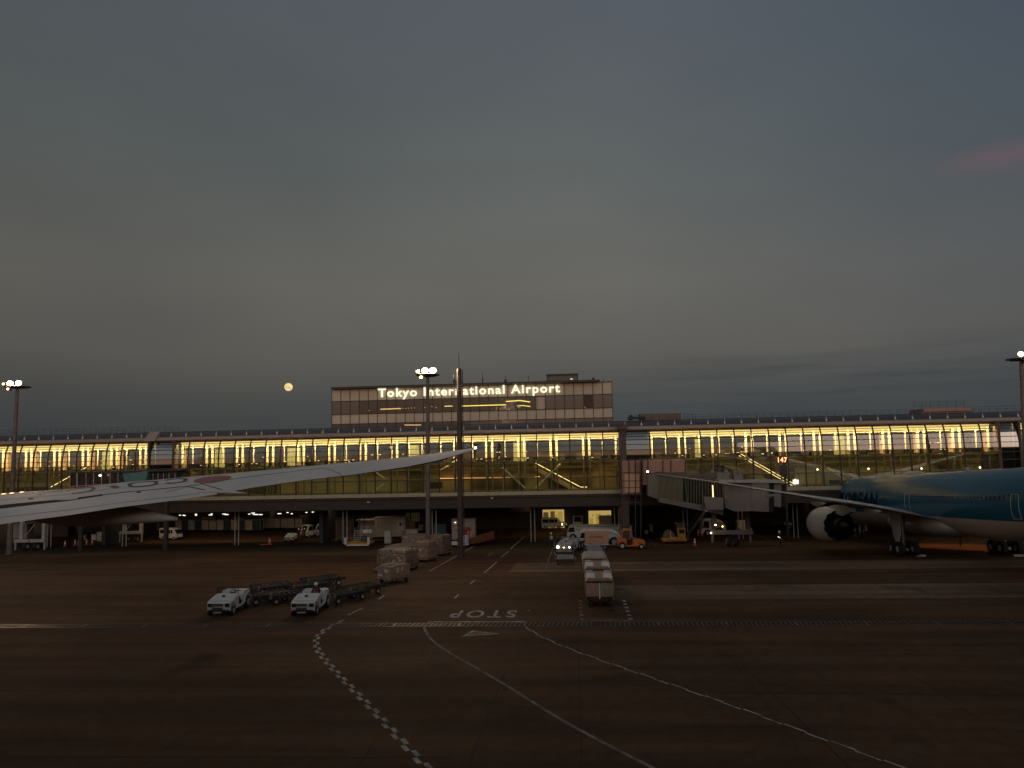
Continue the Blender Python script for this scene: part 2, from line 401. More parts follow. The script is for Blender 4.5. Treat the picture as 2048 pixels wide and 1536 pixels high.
# drain channel with a slotted grating
dl = G(0, 1252.5); yd = G(1024, 1249).y
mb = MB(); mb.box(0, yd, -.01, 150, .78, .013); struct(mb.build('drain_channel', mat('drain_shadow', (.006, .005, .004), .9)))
mb = MB()
for yy in (yd-.43, yd+.43): mb.box(0, yy, .0, 150, .08, .014)
x = -75
M_grate = mat('drain_grating_steel', (.12, .09, .065), .42, metal=.85, var=.35, scale=.6)
k = 0
while x < 75:
    if k % 14: mb.box(x, yd, .002, .07, .72, .014, rz=-.18 if x < 0 else 0)
    else: mb.box(x, yd, .002, .16, .78, .014)
    x += .285; k += 1
struct(mb.build('drain_grating', M_grate))

# ------------------------------------------------------------------ terminal pier
YF = 104.0
PROF = [(4.15, 0), (4.9, 0), (6.55, 0), (7.9, 0), (8.9, 0), (9.46, .0), (10.18, .02), (10.9, .09), (11.54, .20), (12.0, .32), (12.36, .46), (12.62, .60), (12.8, .74)]
T = empty('terminal_building', (0, YF, -2.5), 0, 'long airport pier with curved glass front glowing yellow behind the aircraft', 'building')
def TB(mb, name, m, **k): 
    o = mb.build(name, m, T, **k); o.location = (0, -YF, 2.5); return o
G_lit = glassmat('pier_glass', (.88, .92, .74), .09)
G_dark = glassmat('pier_dark_glass', (.25, .28, .27), .20)
M_mull = mat('mullion_bronze', (.050, .030, .018), .5, metal=.3, var=.2)
M_tran = mat('transom_bronze', (.055, .038, .024), .5, metal=.2, var=.2)
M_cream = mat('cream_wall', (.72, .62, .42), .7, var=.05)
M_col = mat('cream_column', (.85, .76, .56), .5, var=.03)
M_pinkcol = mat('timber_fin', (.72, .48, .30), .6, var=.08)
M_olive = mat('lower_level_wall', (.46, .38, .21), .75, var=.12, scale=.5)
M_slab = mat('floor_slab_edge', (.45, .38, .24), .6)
M_roof = mat('metal_roof', (.085, .068, .066), .55, metal=.1, var=.12, scale=.3)
M_fascia = mat('pale_fascia', (.36, .28, .23), .5, var=.06, scale=.5)
M_soffit = mat('girder_steel', (.05, .032, .026), .6, var=.15)
M_inglass = mat('inner_dark_glazing', (.030, .030, .026), .08, var=.2, scale=.2, coat=.6)
E_ceil = emis('cove_light', (1, .68, .24), .95)
E_strip = emis('strip_light', (1, .72, .32), 2.2)
E_org = emis('orange_strip', (1, .42, .12), 1.6)
pane_cache = {}
def pane(xa, xb, m, zlo=0):
    w = round(xb-xa, 2); key = (w, m.name, zlo)
    if key not in pane_cache:
        mb = MB(); P = PROF[zlo:]
        for k in range(len(P)-1):     # each pane is its own flat facet
            (z0, d0), (z1, d1) = P[k], P[k+1]
            mb.add([(0, d0, z0), (w, d0, z0), (w, d1, z1), (0, d1, z1)], [(0, 1, 2, 3)])
        o = mb.build('glass_pane', m, T); o.location = (xa, 0, 2.5); pane_cache[key] = o
    else: cp(pane_cache[key], T, (xa, 0, 2.5))
mull0 = None
def mullion(x, heavy=1.0):
    global mull0
    if mull0 is None:
        mb = MB()
        for (z0, d0), (z1, d1) in zip(PROF[:-1], PROF[1:]):
            mb.add([(sx*.075, d0+oy, z0) for sx, oy in ((-1, -.06), (1, -.06), (1, .1), (-1, .1))] +
                   [(sx*.075, d1+oy, z1) for sx, oy in ((-1, -.06), (1, -.06), (1, .1), (-1, .1))],
                   [(0, 1, 5, 4), (1, 2, 6, 5), (2, 3, 7, 6), (3, 0, 4, 7)])
        mull0 = mb.build('mullion', M_mull, T); mull0.location = (x, 0, 2.5); return
    cp(mull0, T, (x, 0, 2.5), (heavy, 1, 1))
SEC = [(-94.0, -60.7, 'lit'), (-57.34, 6.45, 'lit'), (10.55, 56.19, 'lit'), (58.6, 74.5, 'lit'), (-60.7, -57.34, 'dark'), (7.26, 10.55, 'dark'), (56.19, 58.6, 'dark')]
colm = finm = postm = None
ncol = 0
for (xa, xb, kind) in SEC:
    n = max(1, round((xb-xa)/2.27)); w = (xb-xa)/n
    for i in range(n+1): mullion(xa+i*w)
    for i in range(n): pane(xa+i*w, xa+(i+1)*w, G_lit if kind == 'lit' else G_dark)
    mb = MB()
    for k, (z, d) in enumerate(PROF):
        h = .14 if k in (0,) else (.10 if k in (4, 1) else .075)
        mb.box((xa+xb)/2, YF+d-.02, z-h/2, xb-xa, .12, h)
    TB(mb, 'transom', M_tran)
    if kind == 'dark':
        mb = MB(); mb.box((xa+xb)/2, YF+1.6, 4.2, xb-xa, .2, 8.4); TB(mb, 'dark_bay_wall', mat('dark_bay_panel', (.05, .055, .05), .5)); continue
    # white handrail/shade line behind the glass
    mb = MB(); mb.box((xa+xb)/2, YF+.55, 11.45, xb-xa, .05, .07); mb.box((xa+xb)/2, YF+.35, 10.88, xb-xa, .04, .03)
    TB(mb, 'shade_rail', M_col)
    # columns in pairs with deep fins, slim posts between
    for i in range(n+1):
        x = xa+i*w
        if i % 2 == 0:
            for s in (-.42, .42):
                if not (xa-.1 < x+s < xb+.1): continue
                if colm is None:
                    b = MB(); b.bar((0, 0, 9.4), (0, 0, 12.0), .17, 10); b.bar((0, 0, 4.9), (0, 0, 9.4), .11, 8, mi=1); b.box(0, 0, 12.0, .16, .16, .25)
                    colm = b.build('column', [M_col, mat('shade_painted_column', (.22, .18, .10), .6)], T, smooth=True); colm.location = (x+s, 2.0, 2.5)  # lower shaft tinted darker, its weaker light put into the colour
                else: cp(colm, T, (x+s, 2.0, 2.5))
            if finm is None:
                b = MB(); b.box(0, 0, 8.95, .35, .7, 3.0); finm = b.build('fin_wall', M_pinkcol, T); finm.location = (x, 3.6, 2.5)
            elif x < -57 or x > 36: cp(finm, T, (x, 3.6, 2.5))
        else:
            if postm is None:
                b = MB(); b.box(0, 0, 9.4, .12, .12, 2.55); postm = b.build('post', M_col, T); postm.location = (x, 1.5, 2.5)
            else: cp(postm, T, (x, 1.5, 2.5))
    # ceiling cove with a lit lip, lamps
    mb = MB(); mb.box((xa+xb)/2, YF+3.6, 12.66, xb-xa, 4.0, .06); TB(mb, 'ceiling', M_cream)
    mb = MB(); mb.add([(xa, YF+2.6, 11.94), (xb, YF+2.6, 11.94), (xb, YF+2.3, 12.66), (xa, YF+2.3, 12.66)], [(0, 1, 2, 3)]); TB(mb, 'ceiling_cove', E_ceil)
    mb = MB()
    mb.box((xa+xb)/2, YF+2.35, 11.85, xb-xa, .3, .09); mb.box((xa+xb)/2, YF+1.2, 12.62, xb-xa, .3, .06)
    TB(mb, 'ceiling_beam', M_col)
    mb = MB(); mb.box((xa+xb)/2, YF+5.5, 11.75, xb-xa, .1, .55); TB(mb, 'bulkhead', M_cream)
    # floor slab and lit line
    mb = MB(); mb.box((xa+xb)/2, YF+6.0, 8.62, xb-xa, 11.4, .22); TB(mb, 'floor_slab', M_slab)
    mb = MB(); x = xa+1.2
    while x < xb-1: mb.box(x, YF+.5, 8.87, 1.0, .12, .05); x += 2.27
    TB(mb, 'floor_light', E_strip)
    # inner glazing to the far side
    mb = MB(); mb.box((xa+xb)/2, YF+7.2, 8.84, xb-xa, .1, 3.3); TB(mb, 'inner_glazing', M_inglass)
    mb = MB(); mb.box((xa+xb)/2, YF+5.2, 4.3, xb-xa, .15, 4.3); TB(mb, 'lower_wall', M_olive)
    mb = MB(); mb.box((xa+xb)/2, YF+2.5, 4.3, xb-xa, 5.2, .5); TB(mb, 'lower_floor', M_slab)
    # light inside
    nl = max(1, round((xb-xa)/16)); wl = (xb-xa)/nl
    for i in range(nl):
        o = lamp('AREA', (xa+(i+.5)*wl, YF+.72, 12.25), 56*wl, (1, .74, .36), 'ceiling_lamp', (wl, .25), (math.radians(28), 0, 0))
        o = lamp('AREA', (xa+(i+.5)*wl, YF+1.2, 8.55), 3.1*wl, (1, .78, .34), 'lower_ceiling_lamp', (wl, .5), (math.radians(25), 0, 0))
# bright things inside the lower level
def strip(name, p, q, r, m):
    mb = MB(); mb.bar(p, q, r, 4); return TB(mb, name, m)
def inside(px, py, dy): return PY(px, py, YF+dy)
strip('escalator_light', inside(1071, 926, 3), inside(1159, 973, 3), .055, E_strip)
strip('escalator_light', inside(1160, 974, 3), inside(1175, 974, 3), .05, E_strip)
strip('escalator_light', inside(1482, 908, 3), inside(1590, 969, 3), .045, E_strip)
strip('escalator_light', inside(1478, 911, 3), inside(1586, 972, 3), .045, E_strip)
strip('escalator_light', inside(1450, 907, 3), inside(1478, 905, 3), .04, E_strip)
strip('escalator_light', inside(100, 975, 3), inside(172, 935, 3), .05, E_strip)
for a, b in ((880, 1022), (1070, 1079), (1112, 1220)):
    strip('orange_light', inside(a, 957 if a < 1000 else 954.5, 4.4), inside(b, 955.5 if a < 1000 else 953, 4.2), .085, E_org)
mb = MB()
for a, b in (((1004, 935), (1051, 977)), ((1070, 977), (1121, 928)), ((752, 945), (770, 958)), ((745, 985), (768, 968)), ((880, 942), (915, 920)), ((1655, 935), (1690, 960))):
    mb.bar(inside(*a, 1.2), inside(*b, 1.2), .13, 6)
TB(mb, 'diagonal_brace', M_cream)
mb = MB()     # escalator balustrade bodies
for (a, b) in (((1068, 930), (1160, 980)), ((1440, 920), (1590, 980))):
    p = inside(*a, 3.4); q = inside(*b, 3.4)
    mb.add([p+Vector((0, 0, 0)), q, q+Vector((0, .8, 0)), p+Vector((0, .8, 0)), p-Vector((0, 0, .7)), q-Vector((0, 0, .7)), q+Vector((0, .8, -.7)), p+Vector((0, .8, -.7))],
           [(0, 1, 5, 4), (3, 2, 6, 7), (0, 1, 2, 3), (4, 5, 6, 7), (0, 3, 7, 4), (1, 2, 6, 5)])
TB(mb, 'escalator', M_olive)
mb = MB()
for px, w_, h_, py in ((838, 8, 30, 958), (1040, 25, 25, 968), (870, 30, 12, 970), (1700, 30, 10, 972), (1670, 20, 16, 968), (1300, 8, 14, 900), (1079, 6, 14, 912), (690, 14, 20, 910), (400, 12, 18, 905)):
    c = inside(px, py, 4.9); mb.box(c.x, YF+4.9, c.z-h_/2/14.4, w_/14.4, .3, h_/14.4)
TB(mb, 'kiosk', mat('dark_kiosk', (.04, .035, .025), .5))
mb = MB()
for px, py in ((1635, 939), (1737, 937.5), (1843, 937), (1960, 935), (1590, 960)):
    c = inside(px, py, 2.2); mb.sphere(c, .13, 8, 5)
TB(mb, 'uplight_lamp', emis('uplight_glow', (1, .8, .45), 4))
mb = MB(); c = inside(1592, 963, 4.5); mb.box(c.x, c.y, c.z-.35, .9, .08, .6); TB(mb, 'information_screen', emis('screen_glow', (.9, .9, 1), 1.4))
# dim olive lower partitions give the lower storey its uneven look
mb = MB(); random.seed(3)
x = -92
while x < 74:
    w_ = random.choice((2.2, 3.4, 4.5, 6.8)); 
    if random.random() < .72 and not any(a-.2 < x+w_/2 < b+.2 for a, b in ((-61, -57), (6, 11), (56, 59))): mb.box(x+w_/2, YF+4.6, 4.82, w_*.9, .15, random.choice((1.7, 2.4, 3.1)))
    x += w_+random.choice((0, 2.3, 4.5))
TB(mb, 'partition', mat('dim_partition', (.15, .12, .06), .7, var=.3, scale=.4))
mb = MB()
for z_ in (6.55, 7.9): mb.box(-9.7, YF+3.2, z_-.1, 168, .12, .16)
x = -91.5
while x < 74: mb.bar((x, YF+2.6, 4.9), (x, YF+2.6, 8.6), .09, 6); x += 6.8
TB(mb, 'inner_frame', M_steel)
mb = MB(); random.seed(11); x = -90
while x < 72:                                    # people-height clutter, monitors and seats on the upper floor
    hh = random.uniform(.3, 1.1)
    if not any(a-.6 < x < b+.6 for a, b in ((-61, -57), (6, 11), (56, 59))): mb.box(x, YF+6.4+random.uniform(-.5, .5), 8.86, random.uniform(.3, 1.6), .4, hh)
    x += random.uniform(.8, 3.2)
TB(mb, 'seat_row', mat('seat_dark', (.05, .04, .03), .6))
mb = MB(); random.seed(5)
for k in range(150):
    x = random.uniform(-92, 73)
    if any(a-.3 < x < b+.3 for a, b in ((-61, -57), (6, 11), (56, 59))): continue
    mb.box(x, YF+6.9, random.choice((9.15, 9.25, 9.5, 10.2)), random.uniform(.06, .35), .05, random.uniform(.03, .07))
TB(mb, 'distant_lights', E_strip)
for px0, px1, dd in ((575, 602, 3.2), (1027, 1052, 3.0), (820, 838, 3.4), (1668, 1690, 3.2), (1390, 1402, 3.4), (430, 450, 3.2), (205, 222, 3.2)):
    a = inside(px0, 900, dd); b = inside(px1, 900, dd); mb = MB(); mb.box((a.x+b.x)/2, YF+dd, 8.84, b.x-a.x, .1, 3.0); TB(mb, 'glazed_partition', mat('pale_green_partition', (.30, .31, .18), .6, var=.1))
# pilasters
mb = MB(); mb.box(6.86, YF+.1, -2.5, .8, 1.4, 15.6); mb.box(6.86, YF-.1, 13.0, 1.25, 1.8, .65); TB(mb, 'pilaster', M_rust)
for xx in (-60.9, -57.2, 56.1, 58.7): mb = MB(); mb.box(xx, YF+.5, 4.1, .28, 1.2, 8.8); TB(mb, 'pilaster', M_rust)
mb = MB(); ring = [[(x, YF+a, b) for a, b in ((-.1, 12.9), (.4, 13.6), (1.3, 14.3), (1.3, 13.0))] for x in (-61.6, -60.0)]; mb.loft(ring); TB(mb, 'roof_cowl', M_fascia)
# spandrel, girder, soffit, fascia, roof
mb = MB(); mb.box(-9.7, YF+2.0, 4.0, 170, 4.5, .12); TB(mb, 'sill', M_tran)
mb = MB(); mb.box(-9.7, YF+.25, 2.72, 170, .5, 1.26); mb.box(-9.7, YF+.1, 3.2, 170, .3, .1); mb.box(-9.7, YF-.12, 2.66, 170, .9, .08)
TB(mb, 'girder', M_soffit)
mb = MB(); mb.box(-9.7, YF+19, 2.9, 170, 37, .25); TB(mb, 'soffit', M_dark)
mb = MB(); mb.prism([(YF+.5, 12.85), (YF+.35, 13.0), (YF+.35, 13.32), (YF+1.2, 13.42), (YF+1.2, 12.85)], -94, 74.5); TB(mb, 'fascia', M_fascia)
mb = MB(); mb.prism([(YF+1.2, 13.38), (YF+2.2, 13.85), (YF+5.5, 14.32), (YF+18, 14.35), (YF+20, 12.9), (YF+1.25, 12.95)], -94, 74.5); TB(mb, 'roof', M_roof)
stud = None
x = -92.5
while x < 74:
    if stud is None:
        b = MB(); b.box(0, 0, 0, .22, .22, .34, top=(.6, .6)); b.bar((0, 0, .34), (0, 0, .7), .03, 5); stud = b.build('roof_bracket', M_white, T); stud.location = (x, 1.6, 13.5+2.5)
    else: cp(stud, T, (x, 1.6, 16.0))
    x += 2.27
mb = MB(); mb.bar((-94, YF+1.6, 14.18), (74.5, YF+1.6, 14.18), .03); 
TB(mb, 'roof_rail', M_dark)
def railing(x0, x1, y, z0, h, nm='roof_railing', m=M_dark, t=.022, st=1.1):
    mb = MB()
    for f in (1, .6, .3): mb.bar((x0, y, z0+h*f), (x1, y, z0+h*f), t, 4)
    n = int(abs(x1-x0)/st)
    for i in range(n+1): x = x0+(x1-x0)*i/n; mb.bar((x, y, z0), (x, y, z0+h), t, 4)
    return TB(mb, nm, m)
railing(-94, -60.8, YF+8, 14.34, .95); railing(17, 49, YF+8, 14.34, .78); railing(49, 56, YF+8, 15.2, .9); railing(56, 74, YF+8, 14.34, .9); railing(9, 17, YF+3.5, 14.2, .9)
mb = MB(); mb.box(12.9, YF+8, 14.3, 5.6, 4, 1.0, top=(1.06, 1)); mb.box(52.6, YF+8, 14.3, 7.0, 4, .75, top=(.93, 1)); TB(mb, 'plant_room', mat('plant_room_cladding', (.17, .12, .10), .6))
mb = MB(); mb.box(52.6, YF+5.9, 14.62, 6.4, .1, .42); TB(mb, 'plant_room_louvre', M_pink)
mb = MB(); random.seed(2)
for i in range(14): mb.box(8+random.uniform(0, 2.4), YF+4+random.uniform(0, 1), 14.2+random.uniform(0, .7), random.uniform(.2, .7), .3, random.uniform(.15, .4))
TB(mb, 'rooftop_machinery', M_dark)
mb = MB()
for px, py in ((737, 1004), (984, 996), (1415, 1000)): c = PY(px, py, YF-.35); mb.box(c.x, c.y, c.z-.1, .35, .2, .16)
TB(mb, 'bulkhead_lamp', M_white)
# undercroft
UY = 126.0
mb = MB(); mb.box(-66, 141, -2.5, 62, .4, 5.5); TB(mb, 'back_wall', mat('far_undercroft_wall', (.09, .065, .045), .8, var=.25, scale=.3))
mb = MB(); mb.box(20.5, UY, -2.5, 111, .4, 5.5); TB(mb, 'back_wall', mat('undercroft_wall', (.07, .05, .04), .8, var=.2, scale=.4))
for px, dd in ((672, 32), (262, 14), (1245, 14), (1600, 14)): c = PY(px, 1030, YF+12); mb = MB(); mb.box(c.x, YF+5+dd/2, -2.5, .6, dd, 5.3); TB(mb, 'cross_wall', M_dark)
for px in (474, 690, 868, 1065, 1233, 1720, 1370, 1480, 1590, 250, 100):
    c = PY(px, 1025, YF+2.2); mb = MB()
    for s in (-.28, .28):
        mb.bar((c.x+s, YF+2.2, zg(YF+2.2)), (c.x+s, YF+2.2, 2.6), .07, 8); mb.bar((c.x+s, YF+2.2, 2.55), (c.x+s*3.4, YF+2.2, 2.55), .06, 6)
    TB(mb, 'drain_pipe_pair', M_dwhite)
tl = None; random.seed(9)
for px in (360, 368, 375, 383, 396, 414, 425, 444, 456, 497, 500, 513, 520, 530, 561, 568, 589, 609, 619, 638, 648, 668):
    c = PY(px, 1031-(px-360)*.018, 121)
    if tl is None:
        b = MB(); b.box(0, 0, 0, 1, .12, .10); tl = b.build('ceiling_tube', E_tube, T); tl.location = (c.x, 17, c.z+2.5); tl.scale = (.3, 1, 1)
    else: cp(tl, T, (c.x, 17+random.uniform(-2, 2), c.z+2.5), (random.choice((.3, .3, .6)), 1, 1))
lamp('AREA', (-52, 112, 2.55), 380, (1, .80, .52), 'undercroft_fill', (44, 1.5), (math.radians(42), 0, 0))  # added fill for the ceiling tubes, turned to brighten the cart fronts
lamp('AREA', (30, 111, 2.55), 60, (1, .72, .4), 'undercroft_fill', (24, 1.5), (math.radians(40), 0, 0))  # added fill without a fixture, brightens the parked vans
lamp('AREA', (-1, 117, 2.6), 90, (1, .8, .45), 'undercroft_fill', (12, 4), (0, 0, 0))  # unseen fill added near the doorways to brighten the passing van
# lit openings in the back wall
def lit_room(px0, px1, py0, py1, nm):
    a = PY(px0, py1, UY-.25); b = PY(px1, py0, UY-.25); w = b.x-a.x; h = b.z-a.z
    mb = MB(); mb.box((a.x+b.x)/2, UY-.24, a.z, w, .06, h, mi=0)
    random.seed(int(px0))
    xx = a.x+.1
    while xx < b.x-.3:
        ww = random.uniform(.3, .9); hh = random.uniform(.4, .95)*h
        mb.box(min(xx+ww/2, b.x-ww/2), UY-.33, a.z, ww, .08, hh, mi=1 if random.random() < .5 else 2); xx += ww+random.uniform(.15, .7)
    for k in range(4): mb.box(a.x+random.uniform(.2, w-.2), UY-.38, a.z+h*random.uniform(.5, .8), .18, .05, .18, mi=3)
    return TB(mb, nm, [emis('room_glow', (1, .70, .22), .42), emis('room_glow_yellow', (1, .72, .10), .30), emis('room_shelf_glow', (.6, .35, .12), .12), M_dark])
lit_room(1086, 1128, 1019, 1056, 'lit_doorway'); lit_room(1178, 1222, 1021, 1056, 'lit_doorway')
mb = MB(); a = PY(812, 1043, 116); b = PY(839, 1026, 116)
mb.box(a.x+.35, 116, a.z, .6, .08, 1.3); mb.box(a.x+1.5, 116, a.z, 1.3, .08, 1.35); TB(mb, 'poster_board', mat('pale_poster', (.50, .46, .28), .7))
mb = MB(); c = PY(1040, 1018, 118); mb.box(c.x, 118, c.z-.4, 2.9, .2, .75); TB(mb, 'shutter_box', mat('dull_pink_box', (.20, .13, .11), .7))
mb = MB()
for px in (1502, 1518, 1545, 1570): c = PY(px, 1025, 124); mb.box(c.x, 124, c.z-.3, 1.5, .1, .12)
TB(mb, 'wall_trim', M_rust)

# ------------------------------------------------------------------ headhouse with the lit name
YS = 140.0
B2 = empty('office_building', (-19, YS, -2.5), 0, 'pinkish panelled block above the pier roof carrying the lit airport name', 'building')
def SB(mb, name, m, **k):
    o = mb.build(name, m, B2, **k); o.location = (19, -YS, 2.5); return o
XL, XR = -45.62, 7.6
M_panel = mat('pinkish_metal_panel', (.56, .475, .375), .55, var=.05, scale=.15, spec=.3)
M_frame = mat('brown_frame', (.055, .034, .026), .5)
ZR = [14.0, 16.1, 17.93, 20.45, 22.75]
mb = MB(); mb.box((XL+XR)/2, YS+8, -2.5, XR-XL, 15.8, 25.25); SB(mb, 'wall_core', M_panel)
n = 30; w = (XR-XL)/n
mb = MB(); mb.box((XL+XR)/2, YS-.02, ZR[3], XR-XL, .1, ZR[4]-ZR[3]); SB(mb, 'upper_panel_band', M_panel)
mb = MB(); mb.box((XL+XR)/2, YS-.02, ZR[1], XR-XL, .1, ZR[2]-ZR[1]); SB(mb, 'lower_panel_band', M_panel)
mb = MB()
for z in ZR: mb.box((XL+XR)/2, YS-.1, z-.07, XR-XL+.2, .2, .14)
for i in range(n+1): mb.box(XL+i*w, YS-.11, 14, .09, .16, 8.75)
SB(mb, 'frame_grid', M_frame)
G_off = mat('office_window_glass', (.030, .033, .028), .06, var=.3, scale=.3, coat=.8)
G_off2 = mat('office_window_glass_pale', (.10, .105, .095), .08, var=.3, scale=.25, coat=.8)
pn = None
for i in range(n):
    for r in (0, 2):
        z0, z1 = ZR[r], ZR[r+1]
        if r == 2 and i in (22,): continue
        pale = (r == 2 and (i < 3 or i >= 23)) or (r == 0 and i > 14)
        key = ('ow', r, pale)
        if key not in pane_cache:
            b = MB(); b.box(0, 0, 0, w-.12, .06, z1-z0-.16); o = b.build('window_pane', G_off2 if pale else G_off, B2)
            o.location = (XL+(i+.5)*w+19, -.06, z0+.08+2.5); pane_cache[key] = o
        else: cp(pane_cache[key], B2, (XL+(i+.5)*w+19, -.06, z0+.08+2.5))
mb = MB(); mb.box(XL+27.5*w, YS-.13, ZR[2]+.1, w-.15, .06, ZR[3]-ZR[2]-.2); SB(mb, 'brown_window_blind', mat('brown_blind', (.10, .06, .05), .8))
def sstrip(pts, r, m):
    mb = MB()
    for p, q in zip(pts[:-1], pts[1:]): mb.bar(PY(*p, YS-.16), PY(*q, YS-.16), r, 4)
    SB(mb, 'window_light', m)
E_y = emis('window_strip_yellow', (1, .78, .14), 1.3); E_o = emis('window_strip_orange', (1, .55, .2), .95)
sstrip([(761, 818.5), (802, 817)], .12, E_o); sstrip([(889, 812.5), (905, 812)], .08, E_y)
sstrip([(924, 812), (960, 811), (1012, 809.5)], .10, E_y); sstrip([(1012, 803), (1040, 801), (1060, 804)], .11, E_y); sstrip([(1034, 812), (1046, 811), (1061, 813)], .08, E_y)
sstrip([(774, 857), (801, 856)], .1, E_o); sstrip([(809, 850), (842, 850)], .09, E_o); sstrip([(838, 855), (852, 854)], .09, E_o); sstrip([(890, 853), (897, 853)], .09, E_o)
mb = MB()
for px, py in ((806, 817), (812, 817), (817, 816.5), (823, 816), (829, 816), (850, 815), (858, 814), (864, 813), (872, 815), (993, 816), (992, 820), (1038, 815), (1170, 815), (738, 821), (1010, 814)):
    mb.sphere(PY(px, py, YS-.16), .07, 6, 4)
SB(mb, 'room_lamp', E_o)
mb = MB(); mb.box((XL+XR)/2-1, YS+4, 22.76, XR-XL-2.5, 11, .35); SB(mb, 'roof_parapet', M_frame)
mb = MB(); a = PY(1095, 765, YS+4); b = PY(1155, 750, YS+4); mb.box((a.x+b.x)/2, YS+4, 22.8, b.x-a.x, 4, b.z-22.8); SB(mb, 'penthouse', mat('penthouse_panel', (.16, .14, .115), .6, var=.2))
mb = MB(); mb.box((a.x+b.x)/2, YS+1.9, b.z-.15, b.x-a.x+.3, .3, .25)
for xx in (a.x, b.x): mb.box(xx, YS+1.95, 22.8, .15, .2, b.z-22.8)
mb.box(b.x+2.5, YS+4, 23.0, 4.8, .1, .12); mb.box(b.x+3, YS+4, 23.1, .5, .1, .9)
SB(mb, 'penthouse_frame', M_frame)
mb = MB(); c = PY(1143, 758.5, YS+1.9); mb.box(c.x, YS+1.9, c.z, .45, .05, .09); SB(mb, 'penthouse_lamp', E_tube)
for px, top_ in ((909, 757), (965, 745), (1011, 752), (1057, 751), (1207, 757)):
    a = PY(px, top_, YS+2); mb = MB(); mb.bar((a.x, YS+2, 23), a, .05, 5)
    if px in (1011,): mb.box(a.x, YS+2, 23.1, .45, .4, .8)
    if px in (965, 909): mb.bar((a.x, YS+2, 23), (a.x, YS+2, 23+(a.z-23)*.5), .12, 5)
    SB(mb, 'roof_antenna', M_dark)
tx = text_mesh('Tokyo International Airport', 1.0, 'sign_lettering', emis('sign_glow', (1, .93, .66), 1.12), extrude=.06, spacing=1.18)
x0, x1 = width_of(tx.data); A = PY(756, 794, YS-.35); B = PY(1120, 785, YS-.35)
sc = (B.x-A.x)/(x1-x0); hs = 1.0
hh = max(v.co.y for v in tx.data.vertices)          # ascender height
vs_ = (PY(770, 777, YS).z-PY(770, 793.5, YS).z)/(.70)
for v in tx.data.vertices: v.co = (A.x+(v.co.x-x0)*sc, YS-.35-v.co.z*sc, A.z+v.co.y*vs_)
tx.parent = B2; tx.location = (19, -YS, 2.5)

# ------------------------------------------------------------------ moon
mo = PD(577, 774, 2000.0)
mb = MB(); mb.sphere((0, 0, 0), 2000*8.0/FPX, 28, 18)
mm = bpy.data.materials.new('moonlit_rock'); mm.use_nodes = True; t = mm.node_tree; t.nodes.clear()
e = t.nodes.new('ShaderNodeEmission'); nz = t.nodes.new('ShaderNodeTexNoise'); nz.inputs['Scale'].default_value = .16; nz.inputs['Detail'].default_value = 4
co = t.nodes.new('ShaderNodeTexCoord'); t.links.new(co.outputs['Object'], nz.inputs[0])
rp = t.nodes.new('ShaderNodeValToRGB'); rp.color_ramp.elements[0].position = .35; rp.color_ramp.elements[0].color = (.78, .50, .18, 1); rp.color_ramp.elements[1].position = .62; rp.color_ramp.elements[1].color = (1, .80, .38, 1)
t.links.new(nz.outputs[0], rp.inputs[0]); t.links.new(rp.outputs[0], e.inputs[0]); e.inputs[1].default_value = 1.0
o_ = t.nodes.new('ShaderNodeOutputMaterial'); t.links.new(e.outputs[0], o_.inputs[0])
moon = tag(mb.build('moon', mm, smooth=True), 'full yellow moon low in the sky left of the airport name', 'moon'); moon.location = mo

# ------------------------------------------------------------------ masts
def flood_mast(px_b, py_b, D, px_t, py_t, rb, rt, label, lamps, rw=1.3):
    base = G(px_b, py_b) if py_b else None
    if base is None or D: 
        q = PY(px_b, 1000, D); base = Vector((q.x, D, zg(D)))
    tp = PY(px_t, py_t, base.y)
    r = empty('flood_mast', base, 0, label, 'light mast', 'tall floodlight masts on the apron')
    h = tp.z-base.z; lean = tp.x-base.x
    MB().bar((0, 0, 0), (lean, 0, h), rb, 14, rt).build('pole', M_pole, r, smooth=True)
    b = MB(); b.bar((0, 0, 0), (0, 0, .25), rb*1.8, 14); b.build('base_flange', M_dark, r)
    b = MB(); n = 20
    for rr, z in ((rw, h+.0), (rw*.55, h-.12)):
        for i in range(n):
            a0 = 2*PI*i/n; a1 = 2*PI*(i+1)/n
            b.bar((lean+rr*math.cos(a0), rr*math.sin(a0), z), (lean+rr*math.cos(a1), rr*math.sin(a1), z), .075, 5)
    for i in range(8): a0 = 2*PI*i/8; b.bar((lean, 0, h-.2), (lean+rw*math.cos(a0), rw*math.sin(a0), h), .05, 5)
    b.bar((lean, 0, h-.16), (lean, 0, h-.02), rw*.8, 16, rw)
    b.build('platform', M_dark, r)
    for (dx, dz, e, rad) in lamps:
        hb = MB(); hb.box(0, .12, -.2, .5, .3, .42, top=(.8, .8)); hd = hb.build('floodlight', M_dark, r); hd.location = (lean+dx, -rw*.55, h+dz)
        g = MB(); g.sphere((0, -.1, 0), rad, 12, 8, sc=(1, .45, .8)); gl = g.build('lamp_lens', e, hd, smooth=True)
    return r, base, h, lean
mast, mb_, mh, ml = flood_mast(855, None, 84, 855.5, 750, .30, .17, 'floodlight mast beside the lightning pole before the airport name', [(-.15, .42, E_lamp, .40), (.75, .42, E_lamp, .40), (-1.0, .35, E_lampw, .20), (-.62, -.32, E_lampw, .20)])
